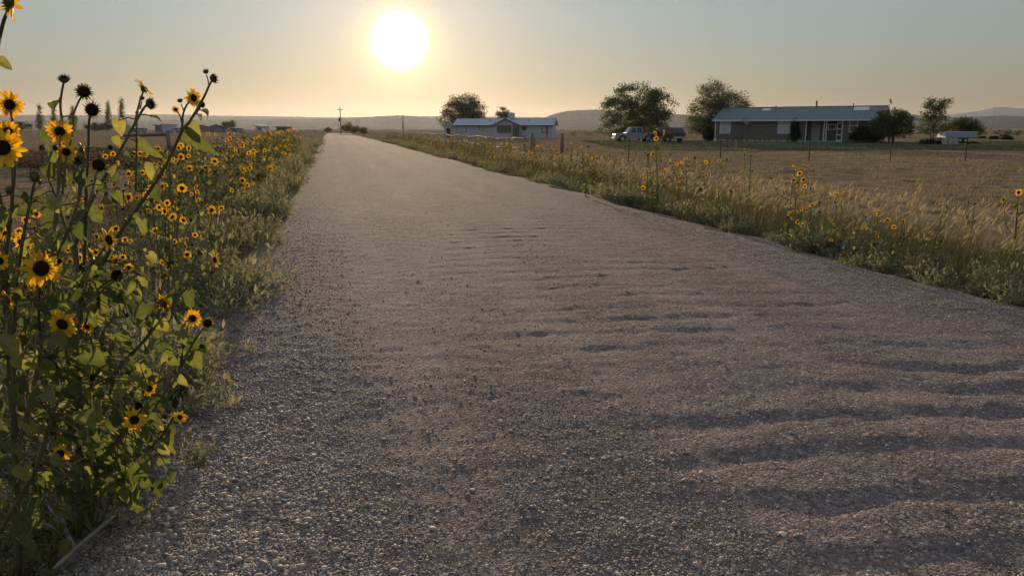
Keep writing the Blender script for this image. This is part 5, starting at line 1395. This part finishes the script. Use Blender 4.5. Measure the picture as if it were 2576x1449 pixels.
# ================================================================ vehicles
M_paint = plain('white_car_paint', (0.26, 0.26, 0.30), 0.35, 0, 0.05, 3, spec=0.5)
M_dpaint = plain('dark_car_paint', (0.022, 0.022, 0.026), 0.3, 0, 0.2, 3, spec=0.5)
M_tyre = plain('tyre_rubber', (0.02, 0.02, 0.02), 0.9, 0, 0.2, 20)
M_rim = plain('wheel_rim', (0.45, 0.45, 0.46), 0.4, 0.6, 0.1, 20)
M_cglass = plain('car_glass', (0.03, 0.035, 0.04), 0.1, 0, 0.1, 3, spec=0.6)
M_lamp = plain('lamp_lens', (0.75, 0.75, 0.72), 0.2, 0, 0.05, 5)
M_tail = plain('tail_lens', (0.35, 0.02, 0.015), 0.3, 0, 0.05, 5)
def vehicle(name, loc, rz, body, cab, wheels, W, paint, label, cat, glass, wr=0.38, bed=None):
    """profiles in (x, z), nose towards -x; y is half width"""
    root = empty(name, loc, rz, label, cat)
    def arch(poly):
        out = []
        for i, p in enumerate(poly): out.append(p)
        return out
    mb = MB(); mb.prism(body, -W, W)
    b_ = mb.build('body', paint, root, 0.05)
    mb = MB(); n = len(cab); t = 0.16
    zs = [p[1] for p in cab]; z0 = min(zs); z1 = max(zs)
    V = []
    for sgn in (-1, 1):
        for x, z in cab: V.append((x, sgn * (W - 0.03 - t * (z - z0) / (z1 - z0)), z))
    mb.add(V, [tuple(range(n)), tuple(range(2 * n - 1, n - 1, -1))] + [(i, n + i, n + (i + 1) % n, (i + 1) % n) for i in range(n)])
    cb = mb.build('cab', paint, root, 0.03)
    for poly in glass:
        for sgn in (-1, 1):
            mb = MB(); P = [(x, sgn * (W - 0.03 - t * (z - z0) / (z1 - z0) + 0.006), z) for x, z in poly]
            P2 = [(x, y - sgn * .02, z) for x, y, z in P]; k = len(P)
            mb.add(P + P2, [tuple(range(k)), tuple(range(2 * k - 1, k - 1, -1))] + [(i, k + i, k + (i + 1) % k, (i + 1) % k) for i in range(k)])
            mb.build('side_window', M_cglass, cb)
    # windscreen and rear glass
    def slope_glass(p, q, nm):
        (xa_, za), (xb_, zb) = p, q
        d = np.array([xb_ - xa_, zb - za]); nrm = np.array([-d[1], d[0]]) / np.linalg.norm(d); 
        if nrm[0] * (xa_ - sum(c[0] for c in cab) / n) < 0: nrm = -nrm
        pa_, pb_ = np.array([xa_, za]) + d * .12, np.array([xa_, za]) + d * .9
        ya, yb = W - .12 - t * (pa_[1] - z0) / (z1 - z0), W - .12 - t * (pb_[1] - z0) / (z1 - z0)
        o_ = nrm * .008; mb = MB()
        P = [(pa_[0] + o_[0], -ya, pa_[1] + o_[1]), (pa_[0] + o_[0], ya, pa_[1] + o_[1]), (pb_[0] + o_[0], yb, pb_[1] + o_[1]), (pb_[0] + o_[0], -yb, pb_[1] + o_[1])]
        Q = [(x - nrm[0] * .02, y, z - nrm[1] * .02) for x, y, z in P]
        mb.add(P + Q, [(0, 1, 2, 3), (7, 6, 5, 4), (0, 4, 5, 1), (1, 5, 6, 2), (2, 6, 7, 3), (3, 7, 4, 0)]); mb.build(nm, M_cglass, cb)
    slope_glass(cab[0], cab[1], 'windscreen'); slope_glass(cab[3], cab[2], 'rear_window')
    for x in wheels:
        for sgn in (-1, 1):
            mb = MB(); mb.tube([(x, sgn * (W - .2), wr), (x, sgn * (W + .015), wr)], wr, 18, smooth=False); w = mb.build('wheel', M_tyre, root, 0.02)
            mb = MB(); mb.tube([(x, sgn * (W + .016), wr), (x, sgn * (W + .03), wr)], wr * .6, 14, smooth=False); mb.build('rim', M_rim, w)
            mb = MB(); a = [(x + (wr + .09) * math.cos(th), wr + (wr + .09) * math.sin(th)) for th in np.linspace(0, math.pi, 13)] 
            mb.prism(a, sgn * (W - .22), sgn * (W + .006)); mb.build('wheel_arch', M_black, root)
    xs = [p[0] for p in body]; zf = [p[1] for p in body if p[0] == min(xs)]; xm, xM = min(xs), max(xs)
    for sgn in (-1, 1):
        mb = MB(); mb.box(xm - .02, xm + .05, sgn * (W - .2) - .16, sgn * (W - .2) + .16, .72, .92); mb.build('headlight', M_lamp, root)
        mb = MB(); mb.box(xM - .05, xM + .02, sgn * (W - .1) - .09, sgn * (W - .1) + .09, .75, 1.1); mb.build('tail_light', M_tail, root)
        mb = MB(); mb.box(cab[0][0] + .35, cab[0][0] + .5, sgn * (W + .02), sgn * (W + .2), z0 + .05, z0 + .25); mb.build('mirror', paint, root)
    mb = MB(); mb.box(xm - .10, xm - .021, -W + .03, W - .03, .45, .65); mb.build('bumper', M_rim, root); mb = MB(); mb.box(xM + .021, xM + .10, -W + .03, W - .03, .5, .68); mb.build('bumper', M_rim, root)
    if bed:
        mb = MB(); mb.box(bed[0], bed[1], -W + .09, W - .09, body[3][1] - .0 + .003, body[3][1] + .008); mb.build('bed_floor', M_black, root)
    return root
p = at(1546, 356, 100); z = gz(p[0], p[1])
vehicle('pickup_truck', (p[0], p[1] + .9, z), R(4), [(0, .45), (0.02, .98), (0.25, 1.08), (1.55, 1.14), (5.55, 1.14), (5.6, .5), (4.5, .42), (1.2, .40)],
        [(1.45, 1.12), (2.05, 1.86), (3.55, 1.88), (3.62, 1.12)], (0.95, 4.2), 0.98, M_paint, 'white pickup truck parked facing left under the dense dark green tree', 'pickup truck',
        [[(1.95, 1.16), (2.22, 1.76), (2.68, 1.78), (2.68, 1.16)], [(2.80, 1.16), (2.80, 1.78), (3.42, 1.78), (3.46, 1.16)]], 0.39, (3.65, 5.5))
p = at(1690, 355, 97); z = gz(p[0], p[1])
vehicle('parked_suv', (p[0] - 1.45, p[1] + 3.0, z), R(-62), [(0, .45), (0.03, .90), (0.3, 1.02), (1.2, 1.12), (4.55, 1.14), (4.6, .5), (3.6, .40), (1.0, .40)],
        [(1.05, 1.10), (1.75, 1.76), (4.25, 1.78), (4.55, 1.10)], (0.9, 3.6), 0.95, M_dpaint, 'dark SUV seen from behind beside the white pickup', 'car',
        [[(1.75, 1.16), (2.0, 1.66), (2.6, 1.68), (2.6, 1.16)], [(2.72, 1.16), (2.72, 1.68), (3.4, 1.68), (3.4, 1.16)], [(3.5, 1.16), (3.5, 1.68), (4.1, 1.66), (4.3, 1.16)]], 0.37)
for k, (px, lb) in enumerate(((330, 'far white vehicle glinting before the poplars'), (352, 'second far white vehicle beside the first glinting one'), (582, 'far white van beside the small dark tree'), (597, 'far white car right behind the van'), (438, 'far white vehicle right of the pale blue-grey block building'))):
    p = at(px, 327, 300); z = gz(p[0], p[1])
    vehicle('far_vehicle', (p[0] - 2, p[1], z), 0, [(0, .45), (0.03, .95), (0.3, 1.0), (1.2, 1.12), (4.35, 1.14), (4.4, .5), (3.4, .40), (1.0, .40)], [(.95, 1.10), (1.55, 1.76), (4.05, 1.78), (4.35, 1.10)], (0.9, 3.4), 0.9, M_paint, lb, 'vehicle', [[(1.6, 1.16), (1.85, 1.66), (3.9, 1.66), (4.1, 1.16)]], 0.34)
# box trailer
p0_, p1_ = at(2379, 360, 98), at(2459, 360, 98); z = gz(p0_[0], p0_[1])
root = empty('box_trailer', (p0_[0], p0_[1], z), 0, 'white box trailer standing behind dark brush at the right of the brown house', 'trailer'); Lt = p1_[0] - p0_[0]
zt = at(2420, 332, 98)[2] - z
mb = MB(); mb.box(0, Lt, 0, 2.2, .55, zt); mb.build('body', plain('trailer_skin', (0.33, 0.38, 0.48), 0.45, 0.1, 0.06, 2), root, 0.12)
for x_ in (0.03, Lt - .2): 
    mb = MB(); mb.box(x_, x_ + .16, -.03, -.002, .56, zt - .12); mb.build('edge_trim', M_grey, root)
mb = MB(); mb.box(.1, Lt - .1, -.02, -.003, zt - .18, zt - .1); mb.build('roof_trim', M_grey, root)
for x_ in (Lt * .45, Lt * .62):
    mb = MB(); mb.tube([(x_, .0, .33), (x_, .22, .33)], .33, 16, smooth=False); w = mb.build('wheel', M_tyre, root); mb = MB(); mb.tube([(x_, -.02, .33), (x_, -.002, .33)], .18, 12, smooth=False); mb.build('rim', M_rim, w)
mb = MB(); mb.tube([(0, 1.1, .5), (-1.2, 1.1, .45)], .05, 8); mb.build('tow_bar', M_steel, root)
# stacked blocks, dark brush piles, shelter
for k, (x0, x1) in enumerate(((2374, 2385), (2386, 2398), (2399, 2412))):
    p = at(x0, 368, 84); q = at(x1, 368, 84); z = gz(p[0], p[1]); w = q[0] - p[0]
    root = empty('block_stack', (p[0], p[1], z), 0, ('pale block stack nearest the dark brush pile', 'middle pale block stack in front of the trailer', 'pale block stack under the middle of the trailer')[k], 'blocks', 'stacked pale blocks')
    for j in range(3):
        mb = MB(); o = random.uniform(-.04, .04); mb.box(o, w - .03 + o, 0, .5, j * .23, j * .23 + .22); mb.build('block', M_conc, root, 0.015)
for k, (px, py, rx, rz, lb) in enumerate(((2332, 357, 22, 11, 'black heap of cut brush under the thin sparse tree'), (2362, 357, 14, 10, 'smaller black heap of brush beside the block stacks'), (2432, 362, 28, 6, 'low black strip of weeds under the box trailer'))):
    Y = 86 if k < 2 else 90; p = at(px, py + rz, Y); z = gz(p[0], p[1]); v, q = CL[k]
    sx, sz = rx * Y / FPX, 2 * rz * Y / FPX
    V, Q, o = [], [], 0
    for j in range(9):
        a = rng.uniform(0, 6.28); f = rng.uniform(.45, .7); ox, oy = rng.uniform(-.55, .55) * sx, rng.uniform(-.4, .4) * sx
        w = np.stack([(v[:, 0] * math.cos(a) - v[:, 1] * math.sin(a)) * sx * f + ox, (v[:, 0] * math.sin(a) + v[:, 1] * math.cos(a)) * sx * f + oy, v[:, 2] * sz * rng.uniform(.8, 1.2)], 1); V.append(w); Q.append(q + o); o += len(v)
    ob = mesh_np('brush_pile', np.concatenate(V), quads=np.concatenate(Q), mats=[M_dark]); ob.location = (p[0], p[1], z); tag(ob, lb, 'brush pile')
p0_, p1_ = at(2256, 340, 130), at(2292, 340, 130); z = gz(p0_[0], p0_[1]); Lt = p1_[0] - p0_[0]; zt = at(2270, 336, 130)[2] - z
root = empty('open_shelter', (p0_[0], p0_[1], z), 0, 'low open shelter on thin posts beyond the small dark tree', 'shelter')
mb = MB(); mb.box(-.3, Lt + .3, -.3, 2.5, zt - .12, zt); mb.build('roof', M_steel, root)
for x_, y_ in ((.3, 0), (Lt * .55, 0), (Lt - .2, 0), (.3, 2.2), (Lt - .2, 2.2)):
    mb = MB(); mb.tube([(x_, y_, 0), (x_, y_, zt - .121)], .05, 7); mb.build('post', M_steel, root)
# white pipe gate half hidden in the left thicket
p0_, p1_ = at(533, 372, 30), at(566, 372, 30); z = gz(p0_[0], p0_[1])
root = empty('pipe_gate', (p0_[0], p0_[1], z), 0, 'short white pipe gate half hidden behind the left sunflower thicket', 'gate')
for zz in (.75, .5):
    mb = MB(); mb.tube([(0, 0, zz), (p1_[0] - p0_[0], 0, zz)], .03, 7); mb.build('rail', M_white, root)
for x_ in (0, p1_[0] - p0_[0]):
    mb = MB(); mb.tube([(x_, 0.04, -.1), (x_, 0.04, .82)], .035, 7); mb.build('post', M_white, root)
